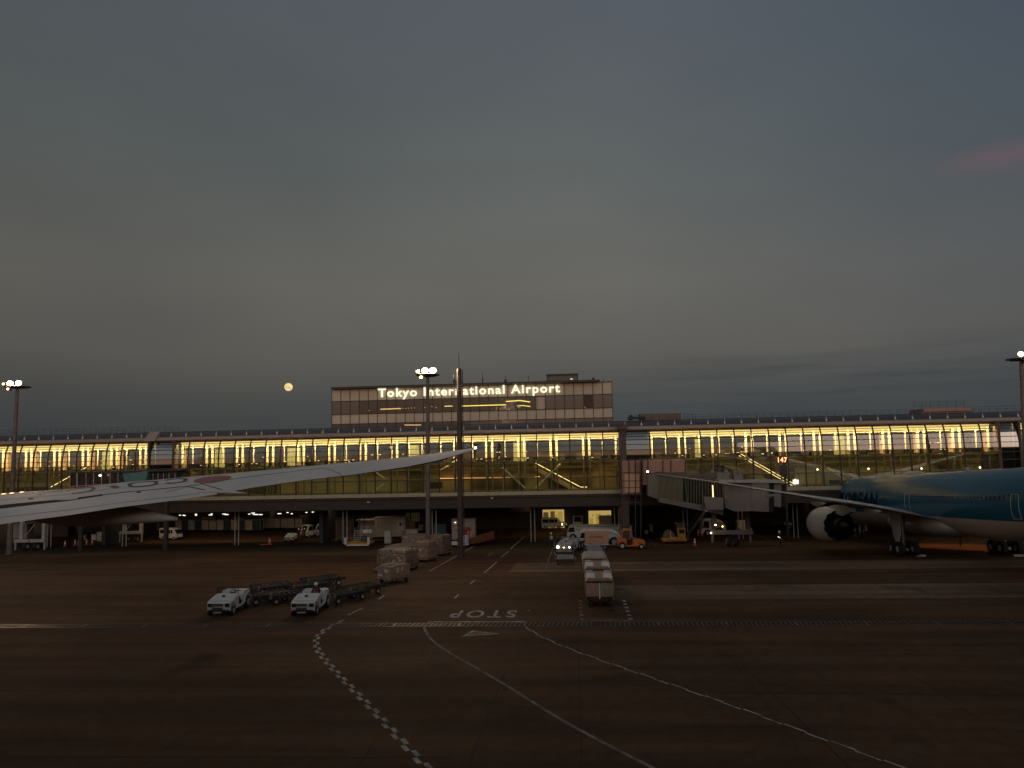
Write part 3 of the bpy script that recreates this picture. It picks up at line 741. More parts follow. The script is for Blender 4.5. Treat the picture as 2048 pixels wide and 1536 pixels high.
# poles at 84 m: lamp heads throw light on the stands below
for loc, en, tgt in (((mb_.x, mb_.y-1, mb_.z+mh+.5), 7600, None),):
    lamp('POINT', loc, en, (1, .66, .38), 'floodlight_beam', .4)
m2, b2_, h2, l2 = flood_mast(22, None, 92, 35, 774, .34, .19, 'leftmost floodlight mast rising behind the near wing', [(-.35, .42, E_lamp, .40), (.85, .42, E_lamp, .40), (-1.25, .35, E_lampw, .16), (-.6, -.32, E_lampw, .16)], 1.5)
lamp('POINT', (b2_.x+l2, b2_.y-1, b2_.z+h2+.5), 7600, (1, .62, .34), 'floodlight_beam', .4)
m3, b3_, h3, l3 = flood_mast(2052, None, 92, 2042, 718, .36, .2, 'rightmost floodlight mast cut by the picture edge above the blue airliner', [(-.5, .5, E_lamp, .34), (.6, .5, E_lamp, .3), (.1, -.35, E_lampw, .24)], 1.5)
lamp('SPOT', (b3_.x, b3_.y-2, b3_.z+h3+.5), 12000, (1, .38, .12), 'sodium_beam', .4, rot=None, spot=math.radians(40)).rotation_euler = (G(1925, 1096)-Vector((b3_.x, b3_.y-2, b3_.z+h3))).to_track_quat('-Z', 'Y').to_euler()
q = PY(920.3, 1050, 82.5); lp = empty('lightning_pole', (q.x, 82.5, zg(82.5)), 0, 'dark slender lightning pole with cable and whip tip, right of the central mast', 'pole')
tp = PY(918, 737, 82.5); hz = tp.z-zg(82.5); lx = tp.x-q.x
MB().bar((0, 0, 0), (lx, 0, hz), .32, 14, .26).build('pole', mat('dark_pole_steel', (.085, .055, .045), .55, metal=.2, var=.2, scale=1.2), lp, smooth=True)
tp2 = PY(917.8, 706, 82.5); MB().bar((lx, 0, hz), (lx, 0, tp2.z-zg(82.5)), .035, 5).build('whip', M_dark, lp)
b = MB(); b.bar((.42, -.05, .5), (lx+.38, -.05, hz-.2), .05, 6)
for k in range(34): z = 1+k*(hz-2)/34; b.box(.36+(lx)*z/hz, -.02, z, .22, .06, .05)
b.build('cable_ladder', M_dark, lp)
b = MB(); zz = PY(918, 776, 82.5).z-zg(82.5)
for d in (-.3, 0, .25): b.bar((lx-.45, -.3, zz+d), (lx+.45, -.3, zz+d+.05), .04, 5)
b.build('clamp', M_dwhite, lp)
b = MB(); zz = PY(910, 765, 82.5).z-zg(82.5); b.box(lx-.55, 0, zz, .25, .25, .3); b.bar((lx-.55, 0, zz), (lx-.2, 0, zz), .04); b.bar((lx-.6, 0, zz), (lx-.6, 0, zz+.9), .025); b.build('sensor_box', M_dark, lp)
# gate number board
q = PY(1572, 985, 101); gp = empty('gate_sign', (q.x, 101, zg(101)), 0, 'dark post carrying the lit red gate number 147', 'sign')
tz = PY(1568, 913, 101).z-zg(101); bz = PY(1568, 925.5, 101).z-zg(101)
MB().box(.0, .15, 0, .28, .28, tz+.1).build('post', M_dark, gp)
MB().box(-.28, -.1, bz, 1.32, .2, tz-bz).build('number_box', mat('dark_red_board', (.05, .008, .006), .6), gp)
d1 = PY(1568, 930, 101).z-zg(101); d0 = PY(1568, 951, 101).z-zg(101)
MB().box(-.2, -.1, d0, .9, .2, d1-d0).build('docking_display', mat('docking_board', (.02, .012, .012), .4), gp)
t147 = text_mesh('147', 1.0, 'number_lettering', emis('led_red', (1, .30, .12), 3.0), extrude=.01, spacing=1.12)
x0, x1 = width_of(t147.data); hh = max(v.co.y for v in t147.data.vertices)
for v in t147.data.vertices: v.co = (-.86+(v.co.x-x0)/(x1-x0)*1.16, -.215, bz+.09+(v.co.y/hh)*(tz-bz-.18))
t147.parent = gp

# ------------------------------------------------------------------ near wing (lower left), its tip before the terminal
WST = [(-320, 1031, 1094, 25.6, 35.0), (0, 987, 1048.7, 23.2, 31.4), (71, 982, 1039, 22.7, 30.5), (134, 978.4, 1031, 22.2, 29.5), (244, 965, 1014, 21.3, 27.8), (342, 957, 1001.8, 20.6, 26.4),
       (427, 949.5, 989.6, 20.0, 25.2), (500, 943, 976, 19.4, 24.2), (607, 933, 960.5, 18.5, 22.7), (708, 924, 949, 17.6, 21.2), (810, 914, 934, 16.6, 19.5), (870, 907, 922, 16.0, 18.2), (911, 901, 911, 15.4, 16.7), (938, 897.4, 902, 14.95, 15.5), (954, 895.6, 897.4, 14.7, 14.8)]
def wpt(px, s, lift=0.0):
    """point on the upper surface: px along the span, s = 0 leading edge .. 1 trailing edge"""
    for a, b in zip(WST[:-1], WST[1:]):
        if a[0] <= px <= b[0]: break
    t = min(max((px-a[0])/(b[0]-a[0]), 0), 1); q = [a[i]+(b[i]-a[i])*t for i in range(5)]
    le = PD(q[0], q[1], q[4]); te = PD(q[0], q[2], q[3]); c = (le-te).length
    p = le.lerp(te, s); p.z += c*.010*4*s*(1-s) + lift
    return p
def wlo(px, s):
    p = wpt(px, s); a = wpt(px, 0); b = wpt(px, 1); c = (a-b).length
    p.z -= c*(.006+.10*(1-s)*min(1, s*5)) if 0 < s < 1 else 0.0; return p
w0 = WST[4]; org = wpt(-320, .5); wing = empty('airliner_wing', (org.x, org.y, org.z), 0, 'grey swept airliner wing with registration marks and red disc entering from the left', 'aircraft wing')
def WB(mb, name, m, **k):
    o = mb.build(name, m, wing, **k); o.location = -Vector(wing.location); return o
SS = [0, .02, .06, .12, .2, .3, .4, .5, .6, .7, .8, .9, 1.0]
pxs = [w[0] for w in WST]; pxs = sorted(set(pxs+[-160, 180, 300, 385, 465, 555, 660, 760, 840, 890]))
rings = []
for px in pxs: rings.append([wpt(px, s) for s in SS]+[wlo(px, s) for s in reversed(SS[1:-1])])
M_wing = mat('grey_wing_paint', (.66, .585, .525), .62, var=.07, scale=.5, spec=.3)
WB(MB().loft(rings), 'wing_panel', M_wing, smooth=True)
def wstrip(name, pts, wd, m, lift=.006):
    mb = MB(); vs = []
    for px, s, w_ in pts: vs += [wpt(px, s-w_/2, lift), wpt(px, s+w_/2, lift)]
    fs = [(2*i, 2*i+1, 2*i+3, 2*i+2) for i in range(len(pts)-1)]
    mb.add(vs, fs); return WB(mb, name, m)
M_gap = mat('panel_gap_shadow', (.012, .010, .009), .9); M_line = mat('panel_seam', (.34, .31, .285), .7); M_mark = mat('registration_paint', (.055, .05, .05), .5)
def lin(p0, s0, p1, s1, w_, n=14, w1=None): return [(p0+(p1-p0)*i/n, s0+(s1-s0)*i/n, w_+((w1 if w1 is not None else w_)-w_)*i/n) for i in range(n+1)]
wstrip('flap_gap', lin(-318, .62, 0, .60, .10)+lin(2, .60, 205, .565, .11, w1=.06)[1:], 0, M_gap)
wstrip('flap_seam', lin(205, .565, 400, .58, .022), 0, M_gap)
wstrip('aileron_seam', lin(400, .52, 650, .42, .018), 0, M_gap)
wstrip('aileron_seam', lin(650, .42, 685, 1.0, .02, 6), 0, M_gap)
wstrip('aileron_seam', lin(400, .52, 455, .99, .03, 6), 0, M_gap)
wstrip('aileron_seam', lin(372, .58, 440, 1.0, .03, 6), 0, M_gap)
wstrip('panel_seam', lin(-300, .36, 380, .35, .014), 0, M_line); wstrip('panel_seam', lin(-300, .84, 400, .9, .01), 0, M_line)
wstrip('panel_seam', lin(330, .72, 380, .60, .02, 4), 0, M_line)
wstrip('slat_seam', lin(-300, .09, 900, .12, .012, 30), 0, M_line)
wstrip('vent', lin(273, .62, 281, .62, .05, 3), 0, M_gap); wstrip('vent', lin(56, .42, 66, .42, .04, 3), 0, M_gap)
def wring(cx, cs, rx, rs, wx, ws, a0=0, a1=2*PI, n=26):
    mb = MB(); vs = []
    for i in range(n+1):
        a = a0+(a1-a0)*i/n
        sq = lambda t: math.copysign(abs(t)**.75, t)
        for k in (1, 0): vs.append(wpt(cx+(rx-wx*(1-k))*sq(math.cos(a)), cs+(rs-ws*(1-k))*sq(math.sin(a)), .008))
    mb.add(vs, [(2*i, 2*i+1, 2*i+3, 2*i+2) for i in range(n)]); return mb
WB(wring(161, .20, 30, .17, 8, .06, -PI*.95, PI*.7), 'registration_mark', M_mark)
WB(wring(286, .24, 31, .17, 8, .055), 'registration_mark', M_mark)
WB(wring(350, .22, 25, .16, 8, .055, -PI*.85, PI*.8), 'registration_mark', M_mark)
wstrip('registration_mark', [(219, .20, .03), (226, .24, .16), (233, .27, .15), (239, .30, .03)], 0, M_mark, .008)
wstrip('registration_mark', [(64, .10, .06), (72, .16, .10), (80, .22, .10), (88, .15, .06), (96, .12, .05), (126, .13, .05)], 0, M_mark, .008)
mb = MB(); vs = [wpt(425, .36, .008)]+[wpt(425+38*math.cos(2*PI*i/30), .36+.20*math.sin(2*PI*i/30), .008) for i in range(30)]
mb.add(vs, [(0, i+1, (i+1) % 30+1) for i in range(30)]); WB(mb, 'red_disc', mat('dull_red_disc', (.32, .09, .08), .5, var=.04))
def canoe(name, a, b, r, flat=1.0, squash=1.0):
    a = Vector(a); b = Vector(b); d = (b-a).normalized(); u = d.cross(Vector((0, 0, 1))).normalized(); w = u.cross(d); rings = []
    for k in range(15):
        t = k/14; rr = r*(1-abs(2*t*.98-.72)**2.2 if t < .37 else max(.10, 1-((t-.37)/.63)**1.5*.9))
        if t < .37: rr = r*max(.1, math.sin(PI/2*(t+.02)/.39)**.7)
        c = a.lerp(b, t); rings.append([c+u*rr*math.cos(2*PI*i/16)*squash+w*(rr*math.sin(2*PI*i/16))+Vector((0, 0, r-rr))*-.6*flat for i in range(16)])
    return WB(MB().loft(rings), name, M_wing, smooth=True)
canoe('flap_fairing', PD(40, 1020, 28.5), PD(353, 1028, 21.2), .50, .5)
canoe('flap_fairing', PD(395, 983, 21.0), PD(494, 985.5, 19.2), .07, .3)
for px in (715, 752, 790, 825, 862, 893, 920): mb = MB(); p = wpt(px, 1.0); mb.bar(p, p+(wpt(px, 1.0)-wpt(px, .9)).normalized()*.28+Vector((0, 0, -.03)), .012, 4); WB(mb, 'static_wick', M_mark)
mb = MB(); mb.sphere(wpt(951, .5)+Vector((0, 0, .01)), .022, 8, 6); WB(mb, 'tip_light', E_navl)
mb = MB()
for px, s in ((8, .06), (24, .05), (44, .03)): mb.sphere(wpt(px, s)+Vector((0, 0, -.01)), .07, 8, 5, sc=(1.7, 1, .6))
WB(mb, 'wing_leading_light', emis('wing_light_glow', (1, .68, .25), 2.2))

# ------------------------------------------------------------------ the blue airliner
gl_ = G(1810, 1111); gr_ = G(2020, 1111); AX = (gl_.x+gr_.x)/2; AY = (gl_.y+gr_.y)/2+.4
PX = empty('blue_airliner', (AX, AY, zg(AY)), 0, 'sky blue twin engine airliner parked nose to the terminal at the right', 'airliner', rx=math.radians(-3.3))
FZ = 5.2
def fus(y):    # radius factor, centre height
    if y > 24: t = (y-24)/6.3; t = min(t, 1); k = math.sqrt(max(0, 1-t**2.3)); return max(k, .02), FZ-.75*t*t
    if y < -12: t = (-12-y)/20; return max(1-t**1.6*.93, .03), FZ+2.1*t**1.4
    return 1.0, FZ
fy = [-32, -31.5, -30, -27, -24, -20, -16, -12, -6, 0, 6, 12, 18, 22, 24, 25.5, 27, 28.2, 29.2, 29.8, 30.2, 30.3]
rings = []
for y in fy:
    k, zc_ = fus(y); rings.append([(3.08*k*math.cos(2*PI*i/40), y, zc_+3.15*k*math.sin(2*PI*i/40)) for i in range(40)])
# livery: sky blue above, dull silver white below, split by height
mf = bpy.data.materials.new('airliner_livery'); mf.use_nodes = True; t = mf.node_tree; b_ = t.nodes['Principled BSDF']
tcn = t.nodes.new('ShaderNodeTexCoord'); sx_ = t.nodes.new('ShaderNodeSeparateXYZ'); t.links.new(tcn.outputs['Object'], sx_.inputs[0])
gt = t.nodes.new('ShaderNodeMath'); gt.operation = 'GREATER_THAN'; gt.inputs[1].default_value = 3.95; t.links.new(sx_.outputs[2], gt.inputs[0])
mc = t.nodes.new('ShaderNodeMixRGB'); mc.inputs[1].default_value = (.40, .35, .31, 1); mc.inputs[2].default_value = (.013, .090, .145, 1); t.links.new(gt.outputs[0], mc.inputs[0])
nzz = t.nodes.new('ShaderNodeTexNoise'); nzz.inputs['Scale'].default_value = .5; nzz.inputs['Detail'].default_value = 5; t.links.new(tcn.outputs['Object'], nzz.inputs[0])
rz_ = t.nodes.new('ShaderNodeValToRGB'); rz_.color_ramp.elements[0].color = (.86, .86, .86, 1); rz_.color_ramp.elements[1].color = (1.06, 1.06, 1.06, 1); t.links.new(nzz.outputs[0], rz_.inputs[0])
m2_ = t.nodes.new('ShaderNodeMixRGB'); m2_.blend_type = 'MULTIPLY'; m2_.inputs[0].default_value = 1; t.links.new(mc.outputs[0], m2_.inputs[1]); t.links.new(rz_.outputs[0], m2_.inputs[2])
t.links.new(m2_.outputs[0], b_.inputs['Base Color']); b_.inputs['Roughness'].default_value = .24; b_.inputs['Coat Weight'].default_value = .06; b_.inputs['Specular IOR Level'].default_value = .2
MB().loft(rings).build('fuselage', mf, PX, smooth=True)
M_silver = mat('silver_grey_paint', (.50, .46, .42), .4, var=.06, scale=.4, coat=.3)
M_nac = mat('nacelle_paint', (.46, .42, .38), .35, var=.05, scale=.5, coat=.4)
M_sky = mat('sky_blue_paint', (.05, .135, .195), .25, var=.06, scale=.5, coat=.4)
def wing_side(s):
    st = [(1.6, 10.5, -3.4, 3.45, .62), (4, 8.4, -3.6, 4.0, .55), (9.8, 2.6, -4.9, 5.15, .36), (15, -1.0, -6.4, 5.95, .26), (20, -3.9, -8.0, 6.75, .19), (25, -7.0, -9.6, 7.6, .13), (28.5, -9.2, -11.0, 8.1, .08), (30.6, -10.6, -11.7, 8.42, .04), (31.4, -11.6, -12.0, 8.6, .015)]
    rings = []
    for x, le, te, z, th in st:
        r = []
        for k in range(9): u = k/8; r.append((s*x, le+(te-le)*u, z+(le-te)*(1-u)*.062+th*(math.sin(PI*min(u*1.15+.05, 1))**.7 if 0 < u < 1 else .1)*(1-.55*u)*.55))
        for k in range(8, -1, -1): u = k/8; r.append((s*x, le+(te-le)*u, z+(le-te)*(1-u)*.062-th*(math.sin(PI*min(u*1.1+.05, 1))**.7 if 0 < u < 1 else .0)*(1-.5*u)))
        rings.append(r)
    w_ = MB().loft(rings).build('wing', M_silver, PX, smooth=True)
    for x in (9.0, 14.6, 19.6):      # flap track fairings behind the trailing edge
        te = [-4.7, -6.3, -7.9][(9.0, 14.6, 19.6).index(x)]; z = [4.75, 5.6, 6.45][(9.0, 14.6, 19.6).index(x)]; rr = []
        for k in range(9):
            u = k/8; q = .36*math.sin(PI*(u*.9+.08))**.8*(1-.02*x); rr.append([(s*x+q*.6*math.cos(2*PI*i/10), te+3.4-4.4*u, z-.1-q*.4+q*math.sin(2*PI*i/10)) for i in range(10)])
        MB().loft(rr).build('flap_fairing', M_silver, w_, smooth=True)
    MB().sphere((s*31.4, -11.8, 8.64), .075, 8, 6).build('tip_light', E_navl if s < 0 else M_white, w_)
    # engine
    ex = s*10.2; ez = 2.95; rg = []; n = 48
    prof = [(8.1, 1.42), (8.35, 1.55), (8.3, 1.68), (7.6, 1.86), (6.2, 1.93), (4.6, 1.88), (3.4, 1.74)]
    for y, r_ in prof: rg.append([(ex+r_*math.cos(2*PI*i/n), y, ez+r_*math.sin(2*PI*i/n)) for i in range(n)])
    tri = [abs((i % 4)-2)/2 for i in range(n)]
    rg.append([(ex+(1.60-.03*tri[i])*math.cos(2*PI*i/n), 2.75-.42*tri[i], ez+(1.60-.03*tri[i])*math.sin(2*PI*i/n)) for i in range(n)])
    na = MB().loft(rg, cap=False).build('engine_nacelle', M_nac, PX, smooth=True)
    rg2 = [[(ex+(1.57-.03*tri[i])*math.cos(2*PI*i/n), 2.77-.42*tri[i], ez+(1.57-.03*tri[i])*math.sin(2*PI*i/n)) for i in range(n)]]
    for y, r_ in ((3.6, 1.55), (4.6, 1.5), (4.7, .9)): rg2.append([(ex+r_*math.cos(2*PI*i/n), y, ez+r_*math.sin(2*PI*i/n)) for i in range(n)])
    MB().loft(rg2, cap=False).build('exhaust_duct', mat('soot_black', (.008, .007, .007), .7), na, smooth=True)
    MB().loft([[(ex+r_*math.cos(2*PI*i/24), y, ez+.05+r_*math.sin(2*PI*i/24)) for i in range(24)] for y, r_ in ((4.7, 1.12), (3.2, 1.05), (2.0, .82), (1.35, .66))], cap=False).build('core_nozzle', mat('burnt_metal', (.06, .05, .045), .35, metal=.8, var=.2), na, smooth=True)
    MB().loft([[(ex+r_*math.cos(2*PI*i/20), y, ez+.05+r_*math.sin(2*PI*i/20)) for i in range(20)] for y, r_ in ((2.4, .52), (1.2, .45), (.3, .22), (-.1, .04))]).build('exhaust_cone', mat('burnt_metal', (.06, .05, .045), .35), na, smooth=True)
    MB().loft([[(ex+r_*math.cos(2*PI*i/32), y, ez+r_*math.sin(2*PI*i/32)) for i in range(32)] for y, r_ in ((7.4, 1.42), (7.38, .5), (7.9, .02))], cap=False).build('fan', M_dark, na)
    MB().loft([[(ex-.24, y, z0), (ex+.24, y, z0), (ex+.2, y, z1), (ex-.2, y, z1)] for y, z0, z1 in ((6.4, 4.5, 4.7), (3.5, 4.3, 5.1), (.8, 4.0, 5.1), (-1.8, 4.5, 4.9))]).build('pylon', M_nac, PX)
for s in (-1, 1): wing_side(s)
# belly fairing
rr = []
for y, k in ((-7, .05), (-5, .6), (-2, .95), (3, 1), (8, .95), (11, .6), (13, .05)): rr.append([(3.25*k*math.cos(2*PI*i/20), y, 3.1+1.35*k*math.sin(2*PI*i/20)-.0) for i in range(20)])
MB().loft(rr).build('belly_fairing', M_silver, PX, smooth=True)
def gear(x, y, zt, nm, main=True):
    g = MB(); g.bar((x, y, zt), (x, y, .75), .20 if main else .12, 10); g.bar((x*(.80 if main else 1), y+1.6, zt-.2), (x, y, 1.3), .09, 8)
    if main: g.bar((x, y-.85, .66), (x, y+.85, .66), .16, 8)
    st_ = g.build('landing_gear', M_steel, PX)
    R_ = .72 if main else .5; pts = [(dx_, dy_) for dx_ in ((-.72, .72) if main else (-.32, .32)) for dy_ in ((-.85, .85) if main else (0,))]
    for dx_, dy_ in pts:
        w_ = MB(); w_.loft([[(x+dx_+q, y+dy_+r_*math.cos(2*PI*i/24), R_+.01+r_*math.sin(2*PI*i/24)) for i in range(24)] for q, r_ in ((-.25, R_*.8), (-.2, R_), (.2, R_), (.25, R_*.8))])
        wo = w_.build('wheel', M_black, st_, smooth=True)
        h_ = MB(); h_.bar((x+dx_-.26, y+dy_, R_), (x+dx_+.26, y+dy_, R_), R_*.42, 16); h_.build('rim', M_rim, wo)
    return st_
gear(-4.9, 0, 4.0, 'l'); gear(4.9, 0, 4.0, 'r'); gear(0, 25.2, 3.0, 'n', False)
MB().loft([[(-5.45, y0_, z0_), (-5.37, y0_, z0_), (-5.37, y1_, z0_), (-5.45, y1_, z0_)] for y0_, y1_, z0_ in ((-1.0, 1.5, 4.2), (-.75, 1.0, 2.2), (-.3, .5, 1.4))]).build('gear_door', M_silver, PX)
for s in (-1, 1): MB().box(s*.75, 25.6, 1.15, .05, 1.6, 1.25).build('gear_door', M_silver, PX)
# tail
MB().loft([[(-t_*.5, y1, z_), (0, y1+.0-.3, z_), (t_*.5, y1, z_), (t_*.3, y0, z_), (0, y0+.4, z_), (-t_*.3, y0, z_)] for z_, y0, y1, t_ in ((7.3, -20, -28.5, .9), (12, -25, -31, .6), (17, -29.5, -33, .3))]).build('tail_fin', M_sky, PX, smooth=True)
for s in (-1, 1): MB().loft([[(s*x_, y0, z_), (s*x_, (y0+y1)/2, z_+t_), (s*x_, y1, z_), (s*x_, (y0+y1)/2, z_-t_)] for x_, y0, y1, z_, t_ in ((.6, -24, -29.5, 6.6, .35), (9.6, -30.2, -32.6, 8.0, .08))]).build('tailplane', M_silver, PX)
# windows, doors, roof domes, name
mb = MB(); y = -22.0
while y < 23:
    k, zc_ = fus(y)
    for s in (-1, 1):
        dz_ = .55; xx = 3.08*k*math.sqrt(1-(dz_/3.15/k)**2)+.012
        mb.add([(s*xx, y-.13, zc_+dz_-.2), (s*xx, y+.13, zc_+dz_-.2), (s*(xx-.045), y+.13, zc_+dz_+.2), (s*(xx-.045), y-.13, zc_+dz_+.2)], [(0, 1, 2, 3)])
    y += .62
mb.build('window_row', M_wglass, PX)
mb = MB()
for y in (-17, 2.6, 20.6):
    for a_, b_2 in (((y-.55, 4.2), (y-.55, 6.15)), ((y+.55, 4.2), (y+.55, 6.15)), ((y-.55, 6.15), (y+.55, 6.15)), ((y-.55, 4.2), (y+.55, 4.2))):
        f = lambda q: (-(3.08*math.sqrt(max(0, 1-((q[1]-FZ)/3.15)**2))+.012), q[0], q[1])
        n_ = 6
        for k in range(n_):
            p = [a_[i]+(b_2[i]-a_[i])*k/n_ for i in (0, 1)]; q = [a_[i]+(b_2[i]-a_[i])*(k+1)/n_ for i in (0, 1)]; mb.bar(f(p), f(q), .022, 4)
mb.build('door_outline', M_nac, PX)
mb = MB(); mb.loft([[(.45*k*math.cos(2*PI*i/12), y, FZ+3.10+.34*k*max(0, math.sin(2*PI*i/12))) for i in range(12)] for y, k in ((5.2, .1), (5.8, .8), (7, 1), (9, 1), (10.2, .5), (10.6, .1))]); mb.box(0, -4, FZ+3.12, .06, .5, .35); mb.box(0, 18, FZ+3.07, .06, .5, .3)
mb.build('antenna_dome', M_nac, PX, smooth=True)
kt = text_mesh('KOREAN', 1.0, 'airline_lettering', mat('navy_lettering', (.004, .010, .025), .6, spec=.1), extrude=0, spacing=1.08)
bm = bmesh.new(); bm.from_mesh(kt.data)
hh = max(v.co.y for v in bm.verts); x0 = min(v.co.x for v in bm.verts); x1 = max(v.co.x for v in bm.verts)
for i in range(1, 10): bmesh.ops.bisect_plane(bm, geom=bm.verts[:]+bm.edges[:]+bm.faces[:], plane_co=(0, hh*i/10, 0), plane_no=(0, 1, 0))
for i in range(1, 60): bmesh.ops.bisect_plane(bm, geom=bm.verts[:]+bm.edges[:]+bm.faces[:], plane_co=(x0+(x1-x0)*i/60, 0, 0), plane_no=(1, 0, 0))
bmesh.ops.triangulate(bm, faces=bm.faces)
for v in bm.verts:
    y = 22.9-(v.co.x-x0)/(x1-x0)*12.4; z = 4.45+v.co.y/hh*1.9; k, zc_ = fus(y)
    v.co = (-(3.08*k*math.sqrt(max(0, 1-((z-zc_)/3.15/k)**2))+.03), y, z)
bm.to_mesh(kt.data); bm.free(); kt.parent = PX

# ------------------------------------------------------------------ unseen terminal block behind the camera, added to shade the near apron
NT = empty('near_terminal_shade', (0, -3, 0), 0, 'long low unseen terminal block added behind the viewpoint to shade the near apron', 'building')
MB().box(0, -12, 0, 260, 24, 14.0).build('wall', mat('near_terminal_shade_wall', (.12, .10, .09), .7), NT)
MB().box(0, -12, 14.0, 262, 25, .4).build('roof', M_roof, NT)
MB().box(0, .04, 6.2, 250, .06, 1.9).build('window', M_wglass, NT)
# ------------------------------------------------------------------ small builders
def wheel(parent, x, y, r, w, name='wheel', rim=True, m=None):
    """axle along local x"""
    mb = MB(); mb.loft([[(q, rr*math.cos(2*PI*i/18), rr*math.sin(2*PI*i/18)) for i in range(18)] for q, rr in ((-w/2, r*.86), (-w*.36, r), (w*.36, r), (w/2, r*.86))])
    o = mb.build(name, M_black, parent, smooth=True); o.location = (x, y, r)
    if rim:
        b = MB(); b.bar((-w/2-.012, 0, 0), (w/2+.012, 0, 0), r*.52, 14); b.bar((-w/2-.03, 0, 0), (w/2+.03, 0, 0), r*.16, 8); b.build('rim', M_rim, o)
    return o
# ---- people
def person(loc, rz, label, pose='stand', shirt=None, hat=None, vest=None, group=None, h=1.0, trousers=None):
    P = {}
    def j(n, x, y, z, r): P[n] = ((x, y, z), r)
    j('pelvis', 0, 0, .95, .125); j('spine', 0, .0, 1.14, .125); j('chest', 0, 0, 1.34, .15); j('neck', 0, -.01, 1.50, .055)
    j('head', 0, -.03, 1.62, .088); j('crown', 0, -.02, 1.70, .082)
    edges = [('pelvis', 'spine'), ('spine', 'chest'), ('chest', 'neck'), ('neck', 'head'), ('head', 'crown')]
    for s, k in ((-1, 'l'), (1, 'r')):
        ph = {'stand': 0, 'walk': s, 'sit': 0, 'signal': .35*s, 'carry': .5*s}[pose]
        j('sh'+k, s*.19, 0, 1.42, .062)
        if pose == 'sit':
            j('el'+k, s*.25, -.12, 1.17, .045); j('wr'+k, s*.17, -.36, 1.17, .032)
            j('hip'+k, s*.10, -.03, .90, .10); j('kn'+k, s*.13, -.42, .92, .07); j('an'+k, s*.13, -.50, .50, .045); j('to'+k, s*.13, -.66, .46, .035)
        else:
            if pose == 'signal' and k == 'l': j('el'+k, -.30, -.10, 1.20, .045); j('wr'+k, -.42, -.30, 1.20, .032)
            elif pose == 'carry': j('el'+k, s*.26, -.05, 1.15, .045); j('wr'+k, s*.22, -.26, 1.08, .032)
            else: j('el'+k, s*.25, .05-.08*ph, 1.15, .045); j('wr'+k, s*.27, -.04-.16*ph, .93, .032)
            j('hip'+k, s*.09, 0, .90, .095); j('kn'+k, s*.11, -.05+.17*ph, .50, .065); j('an'+k, s*.12, .02+.30*ph, .10, .042); j('to'+k, s*.13, -.14+.30*ph, .035, .032)
        w0_, r0_ = P['wr'+k]; e0 = P['el'+k][0]; d = (Vector(w0_)-Vector(e0)).normalized(); pm = Vector(w0_)+d*.07
        j('pa'+k, *pm, .030)
        side = d.cross(Vector((s, 0, .2))).normalized()
        for f, (o_f, ln) in enumerate(((-.03, .065), (-.01, .08), (.01, .075), (.03, .06))):
            a_ = pm+side*o_f+d*ln*.55; b_f = a_+d*ln*.35+Vector((-s*.015, -.008, -.012)); j(f'f{f}a'+k, *a_, .0095); j(f'f{f}b'+k, *b_f, .008)
            edges += [('pa'+k, f'f{f}a'+k), (f'f{f}a'+k, f'f{f}b'+k)]
        th = Vector(w0_)+d*.03+side*-.045; j('th'+k, *th, .010); edges += [('wr'+k, 'th'+k)]
        edges += [('chest', 'sh'+k), ('sh'+k, 'el'+k), ('el'+k, 'wr'+k), ('wr'+k, 'pa'+k), ('pelvis', 'hip'+k), ('hip'+k, 'kn'+k), ('kn'+k, 'an'+k), ('an'+k, 'to'+k)]
    names = list(P); idx = {n: i for i, n in enumerate(names)}
    me = bpy.data.meshes.new('person'); me.from_pydata([P[n][0] for n in names], [(idx[a], idx[b]) for a, b in edges], [])
    o = bpy.data.objects.new('person', me); COL.objects.link(o)
    md = o.modifiers.new('skin', 'SKIN'); sub = o.modifiers.new('sub', 'SUBSURF'); sub.levels = 1; sub.render_levels = 1
    for i, n in enumerate(names): r_ = P[n][1]; me.skin_vertices[0].data[i].radius = (r_, r_*(.72 if n in ('chest', 'spine', 'pelvis') else 1))
    me.skin_vertices[0].data[0].use_root = True
    dg = bpy.context.evaluated_depsgraph_get(); m2 = bpy.data.meshes.new_from_object(o.evaluated_get(dg)); bpy.data.objects.remove(o)
    m2.materials.clear()
    for x in (trousers or M_cloth, shirt or M_cloth, M_skin, M_black): m2.materials.append(x)
    wr = [Vector(P['pal'][0]), Vector(P['par'][0])]
    for p in m2.polygons:
        c = p.center; p.use_smooth = True
        p.material_index = 2 if c.z > 1.53 or min((c-w).length for w in wr) < .12 else (1 if c.z > .97 and not (pose == 'sit' and c.y < -.2 and c.z < 1.0) else (3 if c.z < .10 else 0))
    o = bpy.data.objects.new('person', m2); COL.objects.link(o); o.location = loc; o.rotation_euler = (0, 0, rz); o.scale = (h, h, h)
    tag(o, label, 'person', group)
    b = MB(); b.loft([[(.018*k*c_, -.115-.02*q, 1.595+z_) for c_, z_ in ((-1, -.02), (1, -.02), (0, .03))] for q, k in ((0, 1), (1, .4))]); b.build('nose', M_skin, o)
    b = MB()
    for s in (-1, 1): b.sphere((s*.032, -.108, 1.635), .011, 6, 4)
    b.build('eyes', M_black, o); MB().box(0, -.106, 1.553, .05, .012, .008).build('mouth', M_redv, o)
    if hat:
        b = MB(); b.loft([[(.122*k*math.cos(2*PI*i/14), -.02+.135*k*math.sin(2*PI*i/14), z) for i in range(14)] for z, k in ((1.68, 1.0), (1.74, .96), (1.80, .70), (1.825, .25))]); b.box(0, -.15, 1.68, .19, .09, .018)
        b.build('helmet', hat, o, smooth=True)
    else:
        b = MB(); b.sphere((0, -.005, 1.70), .098, 10, 6); b.build('hair', M_black, o, smooth=True)
